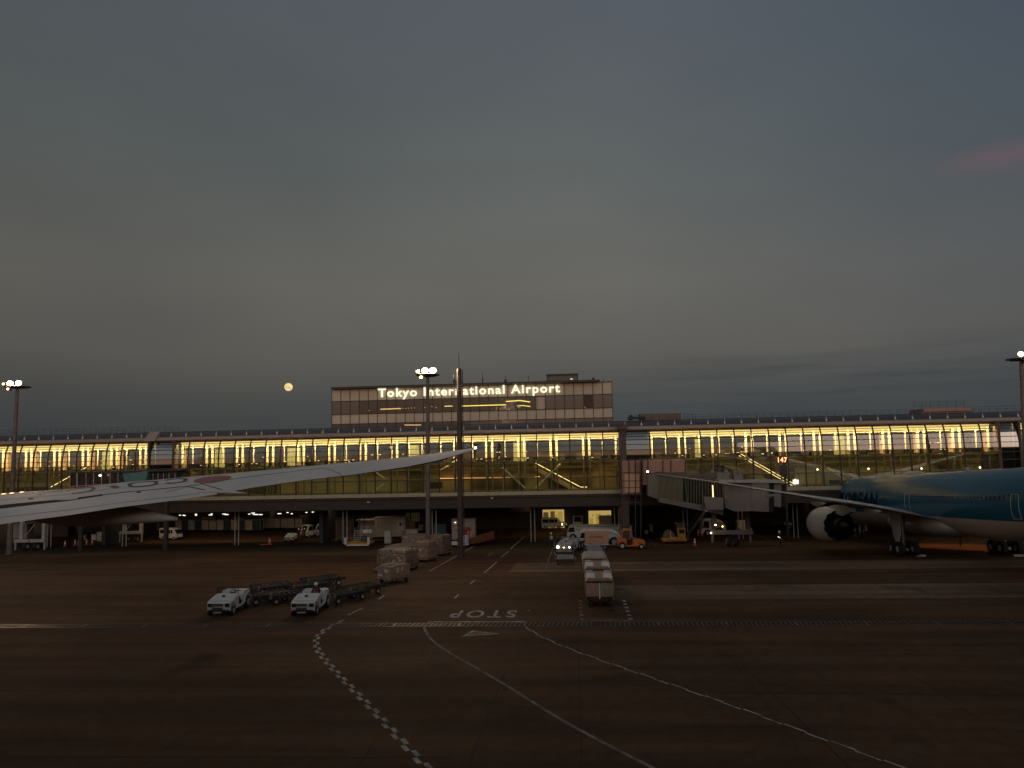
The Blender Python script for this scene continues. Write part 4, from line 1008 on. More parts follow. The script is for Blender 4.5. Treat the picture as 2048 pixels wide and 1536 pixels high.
    if vest:
        b = MB(); b.loft([[(a_*math.cos(2*PI*i/16), c_*math.sin(2*PI*i/16), z) for i in range(16)] for z, a_, c_ in ((1.02, .165, .13), (1.2, .165, .13), (1.38, .205, .14), (1.46, .13, .10))]); v_ = b.build('vest', vest, o, smooth=True)
        b = MB()
        for s in (-1, 1): b.box(s*.085, -.142, 1.06, .03, .012, .34); b.box(s*.085, .142, 1.06, .03, .012, .34)
        b.build('reflective_tape', M_tape, v_)
    return o
# ---- white baggage tractors (front along -y)
def tug(loc, rz, label, body, group=None, open_cab=True, sc=1.0):
    r = empty('baggage_tractor', loc, rz, label, 'tractor', group)
    r.scale = (sc*1.1, sc*1.1, sc*1.14)
    W_ = .72
    b = MB(); b.prism([(-1.45, .30), (-1.50, .75), (-1.38, .86), (-.25, 1.08), (-.22, .62), (-.18, .40), (.45, .40), (.5, .95), (.62, 1.12), (1.35, 1.12), (1.5, .95), (1.5, .35), (1.1, .30)], -W_, W_)
    bd = b.build('body', body, r, bevel=.04)
    b = MB(); b.prism([(-1.36, .875), (-.24, 1.095), (-.24, 1.11), (-1.38, .89)], -.62, .62); b.build('bonnet', body, bd)
    b = MB(); b.bar((0, -.78, .995), (0, -.82, 1.0), .12, 14); b.bar((-.11, -.8, .996), (.11, -.8, .996), .03, 6); b.build('bonnet_emblem', M_dark, bd)
    for zz, hh_ in ((.60, .14), (.42, .10)): b = MB(); b.box(-.08, -1.51, zz, .66, .04, hh_); b.build('grille_slot', M_rust, bd)
    b = MB(); b.box(0, -1.50, .30, 1.2, .1, .09); b.build('bumper', M_black, bd)
    b = MB(); b.box(-.05, -1.565, .22, .5, .03, .08); b.build('number_plate', M_beige, bd)
    for s in (-1, 1): b = MB(); b.box(s*.52, -1.48, .56, .27, .08, .19); b.build('headlight', M_black, bd)
    for s in (-1, 1):
        b = MB(); b.loft([[(s*(W_+q), -1.08+rr_*math.cos(PI*i/8)*.36, .36+rr_*math.sin(PI*i/8)*.40) for i in range(9)] for q, rr_ in ((-.02, 1), (.035, .93))], closed=False); b.build('wheel_arch', M_dark, bd)
        b = MB(); b.loft([[(s*(W_+q), .98+rr_*math.cos(PI*i/10)*.48, .42+rr_*math.sin(PI*i/10)*.52) for i in range(11)] for q, rr_ in ((-.15, 1), (.09, 1))], closed=False); b.build('rear_mudguard', body, bd)
        wheel(r, s*(W_-.06), -1.08, .29, .2); wheel(r, s*(W_-.02), .98, .39, .24)
    b = MB(); b.box(0, .30, .40, 1.2, .5, .22); b.box(.25, .42, .62, .5, .45, .16); b.box(.25, .66, .70, .5, .12, .42); b.build('seat', M_black, r, bevel=.03)
    b = MB(); b.bar((.22, -.15, .95), (.22, .02, 1.12), .025, 6)
    for i in range(12): a0 = 2*PI*i/12; a1 = 2*PI*(i+1)/12; b.bar((.22+.18*math.cos(a0), .04+.07*math.sin(a0), 1.13+.15*math.sin(a0)), (.22+.18*math.cos(a1), .04+.07*math.sin(a1), 1.13+.15*math.sin(a1)), .018, 5)
    b.build('steering_wheel', M_black, r)
    b = MB()
    for s in (-1, 1): b.bar((s*.66, -.25, 1.08), (s*.66, -.20, 1.42), .015, 5)
    b.bar((-.66, -.2, 1.42), (.66, -.2, 1.42), .015, 5); b.add([(-.66, -.25, 1.09), (.66, -.25, 1.09), (.66, -.2, 1.42), (-.66, -.2, 1.42)], [(0, 1, 2, 3)], 1)
    b.build('windscreen', [M_black, MATS.get('clear_glass') or glassmat('clear_glass', (.8, .8, .8), .03)], r)
    b = MB(); b.box(.3, -.12, 1.06, .34, .1, .1); b.build('red_dashboard', M_red, r)
    b = MB(); b.box(0, 1.55, .42, .3, .2, .12); b.bar((0, 1.6, .35), (0, 1.6, .62), .03, 6); b.build('tow_hitch', M_dark, r)
    return r
t1 = tug(G(458, 1223), math.radians(2), 'leftmost empty white baggage tractor with open cab at front left', M_white, 'white tractors towing empty dollies')
t2 = dup(t1, G(621, 1223), math.radians(2), 'white baggage tractor with a driver aboard, right of the empty one', 'white tractors towing empty dollies')
dv = t2.matrix_basis @ Vector((.22, .35, 0))
drv = person(G(640, 1219, 0)+Vector((0, 0, .12)), math.radians(2), 'tractor driver in white helmet and red vest with pale braces', 'sit', hat=M_hat, vest=M_redv, group=None, h=1.06)
tl_ = Matrix.Translation(t2.location) @ Matrix.Rotation(math.radians(2), 4, 'Z'); drv.location = tl_ @ Vector((.25, .42, -.07))
# ---- empty roller dollies
M_dolly = mat('dolly_steel', (.055, .042, .034), .5, metal=.4, var=.3, scale=3)
def dolly(loc, rz, label, group='empty flat container dollies', rm=None):
    r = empty('container_dolly', loc, rz, label, 'dolly', group)
    b = MB()
    for s in (-1, 1): b.box(s*.95, 0, .50, .10, 3.1, .12); b.box(s*.95, 0, .62, .03, 3.1, .07)
    for y in (-1.5, -.5, .5, 1.5): b.box(0, y, .47, 2.0, .10, .1)
    b.bar((-.9, -1.4, .52), (.9, 1.4, .52), .04, 5); b.bar((.9, -1.4, .52), (-.9, 1.4, .52), .04, 5)
    b.build('deck_frame', M_dolly, r)
    b = MB(); n = 24
    for i in range(n): a0 = 2*PI*i/n; a1 = 2*PI*(i+1)/n; b.bar((.8*math.cos(a0), .8*math.sin(a0), .60), (.8*math.cos(a1), .8*math.sin(a1), .60), .045, 5)
    b.build('turntable_ring', M_dolly, r)
    for i in range(9): q = MB(); y = -1.36+i*.34; q.bar((-.82, y, .64), (.82, y, .64), .042, 8); q.build('roller', rm or M_dolly, r)
    q = MB(); q.bar((0, -1.55, .45), (0, -2.5, .33), .035, 6); q.bar((-.4, -1.55, .45), (0, -2.1, .38), .03, 6); q.bar((.4, -1.55, .45), (0, -2.1, .38), .03, 6); q.build('drawbar', M_dolly, r)
    for s in (-1, 1):
        for y in (-1.05, 1.05): wheel(r, s*.72, y, .24, .15)
    for s in (-1, 1): q = MB(); q.box(s*.98, -1.5, .5, .06, .12, .32); q.build('corner_stop', M_steel, r)
    return r
D0 = dolly(G(533, 1204), math.radians(-46), 'empty flat dolly hitched right behind the driverless white tractor')
for px, py, a, lb in ((575, 1203, -50, 'second empty dolly behind the driverless tractor, beside the driven one'),
                      (548, 1187, -48, 'empty flat dolly in the rear row behind the driverless tractor'),
                      (615, 1184, -46, 'empty flat dolly half hidden behind the driver'),
                      (645, 1172, -50, 'farthest empty dolly behind the driver, its end raised'),
                      (688, 1202, -36, 'empty flat dolly hitched right behind the driven tractor'),
                      (721, 1190, -40, 'rightmost empty flat dolly with its wheel by the lane dash')):
    dup(D0, G(px, py), math.radians(a), lb)
# ---- wrapped cargo on low trailers
random.seed(21)
def cargo(px, py, wpx, hpx, rz, dep, label, m, seedv, low=.42, glabel='wrapped cargo pallets in the centre left'):
    g = G(px, py); s_ = pxm(g.y); w = wpx/s_; h = max(hpx/s_-low, .5)
    tr = empty('pallet_trailer', g, rz, 'low flat trailer under '+label, 'trailer', 'low trailers under the cargo')
    b = MB(); b.box(0, 0, low-.13, w*.98, dep, .12); b.bar((0, -dep/2, low-.1), (0, -dep/2-.7, .25), .03, 5); b.build('flat_deck', M_steel, tr)
    for sx in (-1, 1):
        for sy in (-1, 1): wheel(tr, sx*(w/2-.2), sy*(dep/2-.4), min(.2, low-.14), .12, rim=False)
    o = MB(); rnd = random.Random(seedv); n = 22; rings = []
    zs = [0, .06, .18, .32, .46, .6, .74, .87, .96, 1.0]
    for z in zs:
        k = 1-.10*z**3-(.05 if z == 0 else 0)-(.07 if z == 1 else 0); rg = []
        for i in range(n*2):
            a = 2*PI*i/(n*2); ca, sa = math.cos(a), math.sin(a); q = 1/max(abs(ca), abs(sa)); q = 1+(q-1)*.95
            rr = k*(1+rnd.uniform(-.012, .012)); rg.append((w/2*ca*q*rr, dep/2*sa*q*rr, h*z*(1+rnd.uniform(-.035, .02)*(z > .5))))
        rings.append(rg)
    o.loft(rings); bx = o.build('wrapped_cargo', m, None); bx.location = g+Vector((0, 0, low)); bx.rotation_euler = (0, 0, rz)
    tag(bx, label, 'cargo', glabel)
    rnd2 = random.Random(seedv+5)
    for k in range(2):       # straps of film over the load
        b = MB(); zz = h*rnd2.uniform(.3, .85); b.box(0, 0, zz, w*.98, dep*.98, .05); b.build('strap', M_steel, bx)
    b = MB()
    for k in range(5): b.box(rnd2.uniform(-.35, .35)*w, -dep/2*.985, h*rnd2.uniform(.15, .75), rnd2.uniform(.1, .3), .03, rnd2.uniform(.08, .2))
    b.build('shipping_label', mat('label_paper', (.55, .48, .42), .7), bx)
    return bx
cargo(845, 1104, 74, 34, math.radians(-20), 3.0, 'far wrapped cargo block with shiny film along its top', M_film, 3)
cargo(882, 1110, 30, 40, math.radians(-24), 2.2, 'narrow wrapped stack standing by the white loader', M_film, 8)
cargo(803, 1120, 58, 30, math.radians(-22), 2.6, 'low wrapped load between the two tallest cargo stacks', M_film, 5)
cargo(851, 1122, 34, 40, math.radians(-16), 2.4, 'brown cargo stack with a flat front, right of the front load', M_pallet, 14)
cargo(796, 1139, 70, 42, math.radians(-20), 2.6, 'wide film-wrapped load just behind the wooden box', M_film, 17)
# wooden box on a dolly, nearest
g = G(788, 1164); s_ = pxm(g.y)
bt = empty('box_trailer', g, math.radians(-34), 'dark dolly on small wheels beneath the big cardboard crate', 'trailer')
b = MB(); b.box(0, 0, .36, 1.75, 2.3, .1); b.build('flat_deck', M_steel, bt)
for sx in (-1, 1):
    for sy in (-1, 1): wheel(bt, sx*.6, sy*.8, .17, .12, rim=False)
b = MB(); b.box(0, 0, 0, 1.62, 2.15, .92, top=(.97, .97)); b.box(-.38, -.1, .9, .8, 1.7, .14, rz=.1, top=(.9, .9)); b.box(.38, .25, .9, .78, 1.4, .10, rz=-.08, top=(.9, .9))
cb = b.build('cardboard_crate', M_card, None, bevel=.03); cb.location = g+Vector((0, 0, .46)); cb.rotation_euler = (0, 0, math.radians(-34))
tag(cb, 'open-topped brown cardboard crate nearest the camera with white labels', 'crate')
for (x, y, z, sx, sy, sz) in ((.30, -1.09, .45, .42, .03, .26), (-.45, -1.09, .12, .5, .03, .17), (.815, -.35, .40, .02, .22, .42), (.815, .15, .5, .02, .2, .3)):
    MB().box(x, y, z, sx, sy, sz).build('label', mat('label_paper', (.55, .48, .42), .7), cb)
# tall stake trolley behind it
g = G(756, 1143); r = empty('stake_trolley', g, 0, 'narrow upright trolley left of the wide wrapped load', 'trolley')
b = MB(); b.box(0, 0, .12, .55, 1.0, .22); b.build('base', M_steel, r); b = MB()
for s in (-.2, .2): b.bar((s, 0, .3), (s*.6, 0, 1.9), .04, 6)
for z in (.8, 1.3, 1.8): b.bar((-.18, 0, z), (.18, 0, z), .03, 5)
b.build('frame', M_rust, r)
for s in (-1, 1): wheel(r, s*.22, 0, .12, .08, rim=False)
# ---- apron furniture centre left
def cabinet(px, py, wpx, hpx, dep, label, m, nm='equipment_cabinet', cat='cabinet', doors=2, roof=True, Y=None, group=None):
    g = G(px, py); s_ = pxm(g.y); w = wpx/s_; h = hpx/s_
    r = empty(nm, g, 0, label, cat, group); b = MB(); b.box(0, dep/2, .06, w, dep, h-.12); b.build('housing', m, r, bevel=.02)
    if roof: b = MB(); b.box(0, dep/2, h-.06, w+.12, dep+.12, .07); b.build('lid', m, r)
    b = MB(); b.box(0, dep/2, 0, w*.9, dep*.8, .06); b.build('plinth', M_dark, r)
    for i in range(doors):
        dw = w/doors; b = MB(); b.box(-w/2+dw*(i+.5), -.012, .16, dw*.86, .03, h-.36); d = b.build('door', m, r)
        b = MB(); b.box(-w/2+dw*(i+.5)+dw*.33, -.045, h*.5, .03, .03, .12); b.build('handle', M_dark, d)
    return r
cabinet(911, 1080, 15, 42, 1.2, 'tall pale cabinet left of the lightning pole with a lit lamp', M_dwhite, doors=1)
cabinet(938, 1080, 25, 42, 1.4, 'wide pale two-door cabinet right of the lightning pole', M_dwhite, doors=2)
gg = G(911, 1080); MB_ = MB(); MB_.box(0, 0, 0, .22, .08, .14); lo = MB_.build('cabinet_lamp', E_tube, None); lo.location = PY(910.5, 1046, gg.y-.1); tag(lo, 'small lit lamp on the tall pale cabinet', 'lamp')
cabinet(880, 1072, 26, 24, 1.4, 'blue-green storage box behind the wrapped cargo', M_teal, nm='storage_box', cat='box', doors=2)
cabinet(824, 1060, 13, 16, 1.0, 'small brown box under the pale posters', M_beige, nm='storage_box', cat='box', doors=1)
cabinet(842, 1062, 9, 13, 1.0, 'tiny pale box right of the posters', M_dwhite, nm='storage_box', cat='box', doors=1)
cabinet(823, 1082, 24, 23, 1.3, 'white equipment cart with a dark front slot behind the cargo', M_dwhite, nm='equipment_cart', cat='cart', doors=1)
gq = G(823, 1082); q = MB(); q.box(0, 0, 0, 1.0, .05, .28); o = q.build('slot', M_dark, None); o.parent = [x for x in bpy.data.objects if x.name.startswith('equipment_cart')][0]; o.location = (0, -.05, .75)
cabinet(935, 1082, 9, 27, .8, 'bright red upright box on the white loader', M_red, nm='red_locker', cat='box', doors=1, roof=False)
cabinet(775, 1088, 13, 26, .9, 'white upright locker on the low trailer before the cabin', M_dwhite, nm='white_locker', cat='box', doors=1)
# portable cabin with barred front
g = G(780, 1078); s_ = pxm(g.y); r = empty('portable_cabin', g, 0, 'long pale portable cabin with a door behind the cargo loads', 'cabin')
w = 62/s_; h = 42/s_
MB().box(0, 1.2, .35, w, 2.3, h-.35).build('housing', M_beige, r); MB().box(0, 1.2, h, w+.3, 2.6, .08).build('roof', M_dwhite, r)
MB().box(w/2-.75, -.0, .4, .85, .04, h-.75).build('door', M_dwhite, r); MB().box(w/2-.72, -.035, h*.62, .28, .03, .4).build('window', M_wglass, r)
b = MB()
for x in (-w/2+.3, -w/2+.9, 0, w/2-.3): b.box(x, .3, 0, .12, .12, .4)
b.build('leg', M_dark, r); b = MB()
for i in range(9): b.box(-w/2+.25+i*.28, -.03, .6, .05, .05, h-.9)
b.build('rib', M_beige, r)
g = G(733, 1078); s_ = pxm(g.y); r = empty('portable_cabin', g, 0, 'smaller open-fronted pale cabin left of the long one', 'cabin'); w = 36/s_; h = 38/s_
MB().box(0, 1.5, .2, w, 2.0, h-.25).build('housing', M_beige, r); MB().box(0, 1.2, h-.05, w+.3, 2.8, .1).build('roof', M_dwhite, r)
b = MB()
for i in range(7): b.box(-w/2+.15+i*(w-.3)/6, .35, .1, .06, .06, h-.2)
b.build('post', M_steel, r)
# brown passenger stair tower
g = G(697, 1086); s_ = pxm(g.y); r = empty('passenger_stairs', g, 0, 'tall brown louvred passenger stairs parked beside the pale cabins', 'stairs')
b = MB(); b.box(0, 1.4, .5, 56/s_, 2.6, .2); b.box(-.6, 1.4, 1.9, 38/s_, 2.4, .12); b.build('platform', M_rust, r)
b = MB(); 
for x in (-1.85, -1.1, -.2, .7, 1.6): b.box(x, .2, .2, .1, .1, 3.4); b.box(x, 2.6, .2, .1, .1, 3.4)
b.build('post', M_rust, r)
b = MB()
for k in range(18): b.box(-.75, .12, .7+k*.15, 34/s_, .05, .09)
b.build('louvre_panel', M_rust, r)
b = MB(); b.add([(-2.1, -.1, 3.5), (.3, -.1, 3.55), (.3, 2.8, 3.55), (-2.1, 2.8, 3.5), (-2.1, -.1, 3.6), (.3, -.1, 3.65), (.3, 2.8, 3.65), (-2.1, 2.8, 3.6)], [(0, 1, 5, 4), (1, 2, 6, 5), (2, 3, 7, 6), (3, 0, 4, 7), (4, 5, 6, 7), (3, 2, 1, 0)]); b.box(1.4, 1, 3.72, 2.2, .3, .1)
for k in range(6): b.box(.5+k*.35, 1, 2.8, .05, .05, .95)
b.build('canopy', M_rust, r)
b = MB()
for k in range(9): b.box(1.25+.04*k, -.3+.12*k, .3+.25*k, .75, .2, .05)
b.build('step', M_steel, r)
for s in (-1, 1):
    for y in (.3, 2.3): wheel(r, s*1.5, y, .3, .2, rim=False)
# pallet loader before it
g = G(716, 1094); s_ = pxm(g.y); r = empty('cargo_loader', g, 0, 'low pallet loader with white corner posts and yellow deck edge', 'loader'); w = 50/s_
b = MB(); b.box(0, .8, .35, w, 2.6, .22); b.build('deck', M_yellow, r); MB().box(.1, -.52, .22, w*.9, .12, .16).build('bumper', M_white, r)
for s in (-1, 1): MB().box(s*(w/2-.1), -.45, .45, .32, .25, .85, top=(.9, .9)).build('corner_post', M_white, r)
for s in (-1, 1):
    for y in (0, 1.7): wheel(r, s*(w/2-.5), y, .26, .2, rim=False)
b = MB()
for k in range(6): b.box(-.25, .3+.12*k, .6+.28*k, .85, .14, .05)
for x in (-.7, .2): b.bar((x, .2, .5), (x, 1.1, 2.3), .035, 5)
b.build('ladder', M_dwhite, r)
b = MB(); random.seed(4)
for k in range(9): x = -1.5+k*.4; b.bar((x, .6, .57), (x+random.uniform(-.1, .1), .6, random.uniform(1.3, 2.5)), .03, 5)
b.build('railing', M_steel, r)
b = MB(); b.box(1.05, .9, 1.75, 1.15, .08, .45); b.build('white_panel', M_white, r)
b = MB()
for z in (.65, 1.05, 1.45): b.box(1.1, .9, z, 1.2, .7, .05)
for x in (.52, 1.1, 1.68): b.bar((x, .6, .57), (x, .6, 1.7), .03, 5)
b.build('shelf_rack', M_steel, r)
# white tractor with railings and orange flat (container transporter)
g = G(921, 1094); s_ = pxm(g.y); r = empty('container_transporter', g, math.radians(-26), 'low white container transporter with rust-orange side and railing arches', 'transporter')
MB().box(0, -.2, .28, 2.35, .9, .42, top=(.96, .9)).build('front_chassis', M_white, r, bevel=.04); MB().box(0, 3.4, .35, 2.2, 6.2, .3).build('bed', M_dark, r)
MB().box(.78, -.1, .68, .72, .6, .85, top=(.9, .9)).build('cab_box', M_white, r, bevel=.03); MB().box(0, -.1, .72, .7, .55, .35).build('seat', M_black, r)
MB().add([(1.14, .6, .35), (1.2, .6, .35), (1.2, 6.4, .35), (1.14, 6.4, .35), (1.14, .6, 1.15), (1.2, .6, 1.15), (1.2, 6.4, 1.5), (1.14, 6.4, 1.5)], [(0, 1, 5, 4), (1, 2, 6, 5), (2, 3, 7, 6), (3, 0, 4, 7), (4, 5, 6, 7), (3, 2, 1, 0)]).build('side_panel', mat('rust_orange', (.22, .075, .03), .6, var=.1), r)
for s in (-1, 1):
    b = MB()
    for k in range(5): b.bar((s*.95, .3+k*.28, .7), (s*.95, .3+k*.28, 1.95), .028, 5)
    b.bar((s*.95, .3, 1.95), (s*.95, 1.42, 1.95), .04, 6); b.build('side_railing', M_dwhite, r)
b = MB(); b.bar((-.95, .3, 1.95), (-.75, .3, 2.1), .04, 6); b.bar((-.75, .3, 2.1), (.75, .3, 2.1), .04, 6); b.bar((.75, .3, 2.1), (.95, .3, 1.95), .04, 6); b.build('arch', M_dark, r)
for x in (.45, .65): MB().box(x, -.66, .42, .12, .03, .1).build('tail_lamp', M_dark, r)
for s in (-1, 1):
    for y in (.1, 2.5, 5.2): wheel(r, s*1.0, y, .28, .22, rim=False)
# ---- vans and trucks
def van(loc, rz, label, sc=1.0, lit=False, group='white vans', body=None, length=3.4, nm='white_van'):
    body = body or M_white
    r = empty(nm, loc, rz, label, 'van', group); r.scale = (sc,)*3; L_ = length
    prof = [(-L_/2, .28), (-L_/2-.03, .62), (-L_/2+.08, .92), (-L_/2+.62, 1.66), (-L_/2+.85, 1.84), (L_/2-.12, 1.88), (L_/2, 1.7), (L_/2, .28)]
    bd = MB().prism(prof, -.73, .73).build('body', body, r, bevel=.05)
    for s in (-1, 1):
        for y0_, y1_ in ((-L_/2+.78, -.52), (-.42, .42), (.52, L_/2-.2)):
            MB().add([(s*.742, y0_, 1.05), (s*.742, y1_, 1.05), (s*.742, y1_, 1.62), (s*.742, y0_+(.28 if y0_ < -1 else 0), 1.62)], [(0, 1, 2, 3)]).build('side_window', M_wglass, bd)
        MB().box(s*.745, -.47, .42, .01, .025, 1.25).build('door_seam', M_dark, bd)
        MB().box(s*.82, -L_/2+.72, 1.1, .1, .06, .18).build('mirror', body, bd)
    MB().add([(-.62, -L_/2+.06, .97), (.62, -L_/2+.06, .97), (.60, -L_/2+.56, 1.62), (-.60, -L_/2+.56, 1.62)], [(0, 1, 2, 3)]).build('windscreen', M_wglass, bd)
    MB().add([(-.6, L_/2+.012, 1.05), (.6, L_/2+.012, 1.05), (.56, L_/2+.012, 1.6), (-.56, L_/2+.012, 1.6)], [(3, 2, 1, 0)]).build('rear_window', M_wglass, bd)
    MB().box(0, -L_/2-.04, .28, 1.4, .08, .14).build('bumper', M_dark, bd)
    for s in (-1, 1): MB().box(s*.56, -L_/2-.02, .62, .2, .06, .16).build('headlight', E_head if lit else M_dwhite, bd)
    for s in (-1, 1):
        for y in (-L_/2+.55, L_/2-.6): wheel(r, s*.66, y, .29, .17)
    return r
v0 = van(G(342, 1079), math.radians(78), 'white van parked beneath the near wing, left side', .98)
va = dup(v0, G(1104, 1057.5), math.radians(90), 'white van driving before the lit doorway, headlight on')
for ch in va.children:
    if ch.name.startswith('body'):
        for q in ch.children:
            if q.name.startswith('headlight'): q.data = q.data.copy(); q.data.materials[0] = E_head
dup(v0, G(1124, 1054), math.radians(20), 'white van half hidden behind the one with its headlight on')
for c, lb in zip((1493, 1519, 1543), ('left one of three white vans parked beneath the jet bridge', 'middle one of three white vans parked beneath the jet bridge', 'right one of three white vans parked beneath the jet bridge')):
    dup(v0, G(c, 1048), 0, lb)
def kei_truck(loc, rz, label, sc=1.0, group='small white utility trucks'):
    r = empty('utility_truck', loc, rz, label, 'truck', group); r.scale = (sc,)*3
    bd = MB().prism([(-1.65, .35), (-1.68, .8), (-1.5, 1.0), (-1.15, 1.85), (-.35, 1.88), (-.30, .45), (-.3, .35)], -.72, .72).build('cab', M_white, r, bevel=.04)
    MB().add([(-.6, -1.50, 1.04), (.6, -1.50, 1.04), (.56, -1.19, 1.76), (-.56, -1.19, 1.76)], [(0, 1, 2, 3)]).build('windscreen', M_wglass, bd)
    for s in (-1, 1): MB().add([(s*.73, -1.3, 1.05), (s*.73, -.45, 1.05), (s*.73, -.45, 1.7), (s*.73, -1.05, 1.7)], [(0, 1, 2, 3)]).build('side_window', M_wglass, bd); MB().box(s*.5, -1.69, .6, .25, .04, .15).build('headlight', M_dwhite, bd)
    MB().box(0, -1.69, .38, .9, .05, .16).build('grille', M_dark, bd); MB().box(0, .75, .55, 1.45, 2.0, .1).build('load_bed', M_dwhite, r)
    b = MB(); b.box(-.72, .75, .65, .04, 2.0, .32); b.box(.72, .75, .65, .04, 2.0, .32); b.box(0, 1.75, .65, 1.45, .04, .32); b.build('side_board', M_white, r)
    for s in (-1, 1):
        for y in (-1.1, 1.1): wheel(r, s*.64, y, .28, .16)
    return r
k0 = kei_truck(G(624, 1074), math.radians(-32), 'white utility truck facing us beside the group of ground workers', 1.05)
dup(k0, G(650, 1072), math.radians(-70), 'white utility truck seen side on, left of the brown stairs')
dup(k0, G(663, 1062), math.radians(-62), 'rearmost white utility truck, partly behind the brown stairs')
dup(k0, G(1155, 1055), math.radians(4), 'white utility truck facing us deep under the pier, unlit')
k5 = dup(k0, G(1487, 1068), math.radians(180), 'white utility truck parked just right of the jet bridge wheels')
t3 = dup(t1, G(582, 1082), math.radians(8), 'small white tractor seen from the front near the ground workers', 'small white tractors further back'); t3.scale = (.92,)*3
for px, py, a, lb, po in ((597, 1081, 60, 'ground worker nearest the small white tractor, white helmet', 'stand'), (604, 1082, -30, 'middle ground worker of the group of three', 'stand'), (609, 1080.5, 10, 'ground worker of the group standing beside the facing truck', 'walk')):
    person(G(px, py), math.radians(a), lb, po, hat=M_hat, vest=M_redv if px == 604 else None)
# ---- baggage carts in a row under the pier
def cart(loc, rz, label, curtain, sc=1.0):
    r = empty('baggage_cart', loc, rz, label, 'cart', 'covered baggage carts under the pier')
    r.scale = (sc,)*3
    MB().box(0, 0, .35, 3.0, 1.6, .14).build('base', M_dark, r); MB().box(0, 0, 2.05, 3.1, 1.7, .08, top=(.96, .9)).build('roof', M_beige, r)
    MB().box(-.95, 0, .49, 1.0, 1.5, 1.56).build('end_panel', M_beige, r)
    MB().box(.35, 0, .49, 1.2, 1.42, 1.5).build('curtain', curtain, r)
    b = MB()
    for x in (-1.48, -.42, .98, 1.48):
        for y in (-.78, .78): b.box(x, y, .49, .06, .06, 1.56)
    b.build('post', M_dwhite, r)
    for s in (-1, 1):
        for y in (-.6, .6): wheel(r, s*1.1, y, .2, .12, rim=False)
    return r
c0 = cart(G(372, 1064), 0, 'leftmost baggage cart under the pier, close to the parked van', M_blue, 1.0)
cl = ['with dark blue curtain beside a pale panelled one', 'pale panelled, second from the left end of the row', 'with blue curtain, left of the pipe pair', 'just right of the first pipe pair', 'pale, in the middle of the long row', 'with a dark opening near the row end', 'last before the white trucks, pale front']
ca = cart(G(425, 1064), 0, 'pale baggage cart without blue curtain, second in the row', M_beige)
for i, (px, lb) in enumerate(((398, 'baggage cart with dark curtain, right of the leftmost cart'), (455, 'baggage cart with blue curtain just left of the first pipe pair'), (483, 'baggage cart directly behind the first pipe pair'), (512, 'baggage cart with blue curtain just right of the pipe pair'))):
    dup(c0, G(px, 1064), math.radians((-4, 3, 0, 5)[i]), lb)
for i, (px, lb) in enumerate(((540, 'pale baggage cart in the centre of the right half of the row'), (568, 'pale baggage cart beside the brightest lit crate'), (596, 'last pale baggage cart, above the small white tractor'))):
    dup(ca, G(px, 1060), math.radians((2, -5, 0)[i]), lb)
for i, (px, py, w_, h_, lb) in enumerate(((415, 1058, 26, 24, 'tall pale box behind the left baggage carts'), (477, 1055, 24, 20, 'pale box behind the first pipe pair'), (545, 1055, 11, 32, 'tall narrow yellowish lit crate behind the carts'), (562, 1056, 20, 22, 'squat pale crate right of the tall narrow one'), (608, 1052, 18, 22, 'pale framed crate with a dark window high behind the carts'), (578, 1056, 15, 20, 'pale crate behind the last baggage carts'))):
    cabinet(px, py, w_, h_, 1.2, lb, M_beige, nm='storage_crate', cat='crate', doors=1, group='crates stored under the pier')
# ---- left jet bridge seen over and under the near wing
def jetleg(px0, px1, pyt, pym, pyb, label):
    g = G((px0+px1)/2, pyb); s_ = pxm(g.y); w = (px1-px0)/s_; r = empty('bridge_support', g, 0, label, 'bridge support', 'wheeled legs carrying the left jet bridges')
    zt = (pyb-pyt)/s_; zm = (pyb-pym)/s_
    for s in (-1, 1): MB().box(s*w*.36, .3, zm, .42, .42, zt-zm).build('column', M_dwhite, r)
    for s in (-1, 1): MB().box(s*w*.255, -.2, zm-.25, w*.48, .5, .42).build('cross_beam', M_dwhite, r)
    for s in (-1, 1): MB().box(s*w*.47, -.2, .12, .2, .2, zm-.3).build('leg', M_dwhite, r)
    b = MB(); b.bar((-w*.3, .3, zm+.2), (w*.05, .3, zm+(zt-zm)*.6), .06, 5); b.build('brace', M_dwhite, r)
    for s in (-1, 1): wheel(r, s*.75, 0, .55, .5)
    return r
jetleg(28, 96, 1025, 1080, 1101, 'left wheeled bridge support under the near wing with big tyres')
jetleg(238, 288, 1020, 1064, 1085, 'right wheeled bridge support under the near wing, beside the van')
def quad_box(name, pts, depth, m, parent):
    """pts: image corners + distance Y (front face), extruded back"""
    f = [PY(x, y, Y) for x, y, Y in pts]; bk = [p+Vector((0, depth, 0)) for p in f]; n = len(f)
    mb = MB(); mb.add(f+bk, [tuple(range(n)), tuple(range(2*n-1, n-1, -1))]+[(i, (i+1) % n, n+(i+1) % n, n+i) for i in range(n)])
    o = mb.build(name, m, parent); o.location = -Vector(parent.location); return o
def at0(mb, name, m, parent, **k): o = mb.build(name, m, parent, **k); o.location = -Vector(parent.location); return o
q = PY(200, 1000, 98); jb = empty('jet_bridge', (q.x, 98, 3), 0, 'dark glazed jet bridge with a pale middle joint above the near wing', 'jet bridge')
quad_box('glazed_tunnel', [(140, 948, 97), (252, 944, 98), (252, 972, 98), (140, 975, 97)], 3, mat('brown_glazed_panel', (.045, .030, .024), .25, coat=.4), jb)
quad_box('roof', [(136, 945, 96.8), (356, 939, 98), (356, 942, 98), (136, 949, 96.8)], 3.4, M_tran, jb)
quad_box('joint_bellows', [(244, 943, 97.6), (296, 942, 97.6), (290, 966, 97.6), (250, 968, 97.6)], 3, M_teal, jb)
quad_box('rear_tunnel', [(296, 942, 98.5), (354, 940, 98.5), (354, 966, 98.5), (296, 968, 98.5)], 3, M_dark, jb)
mb = MB()
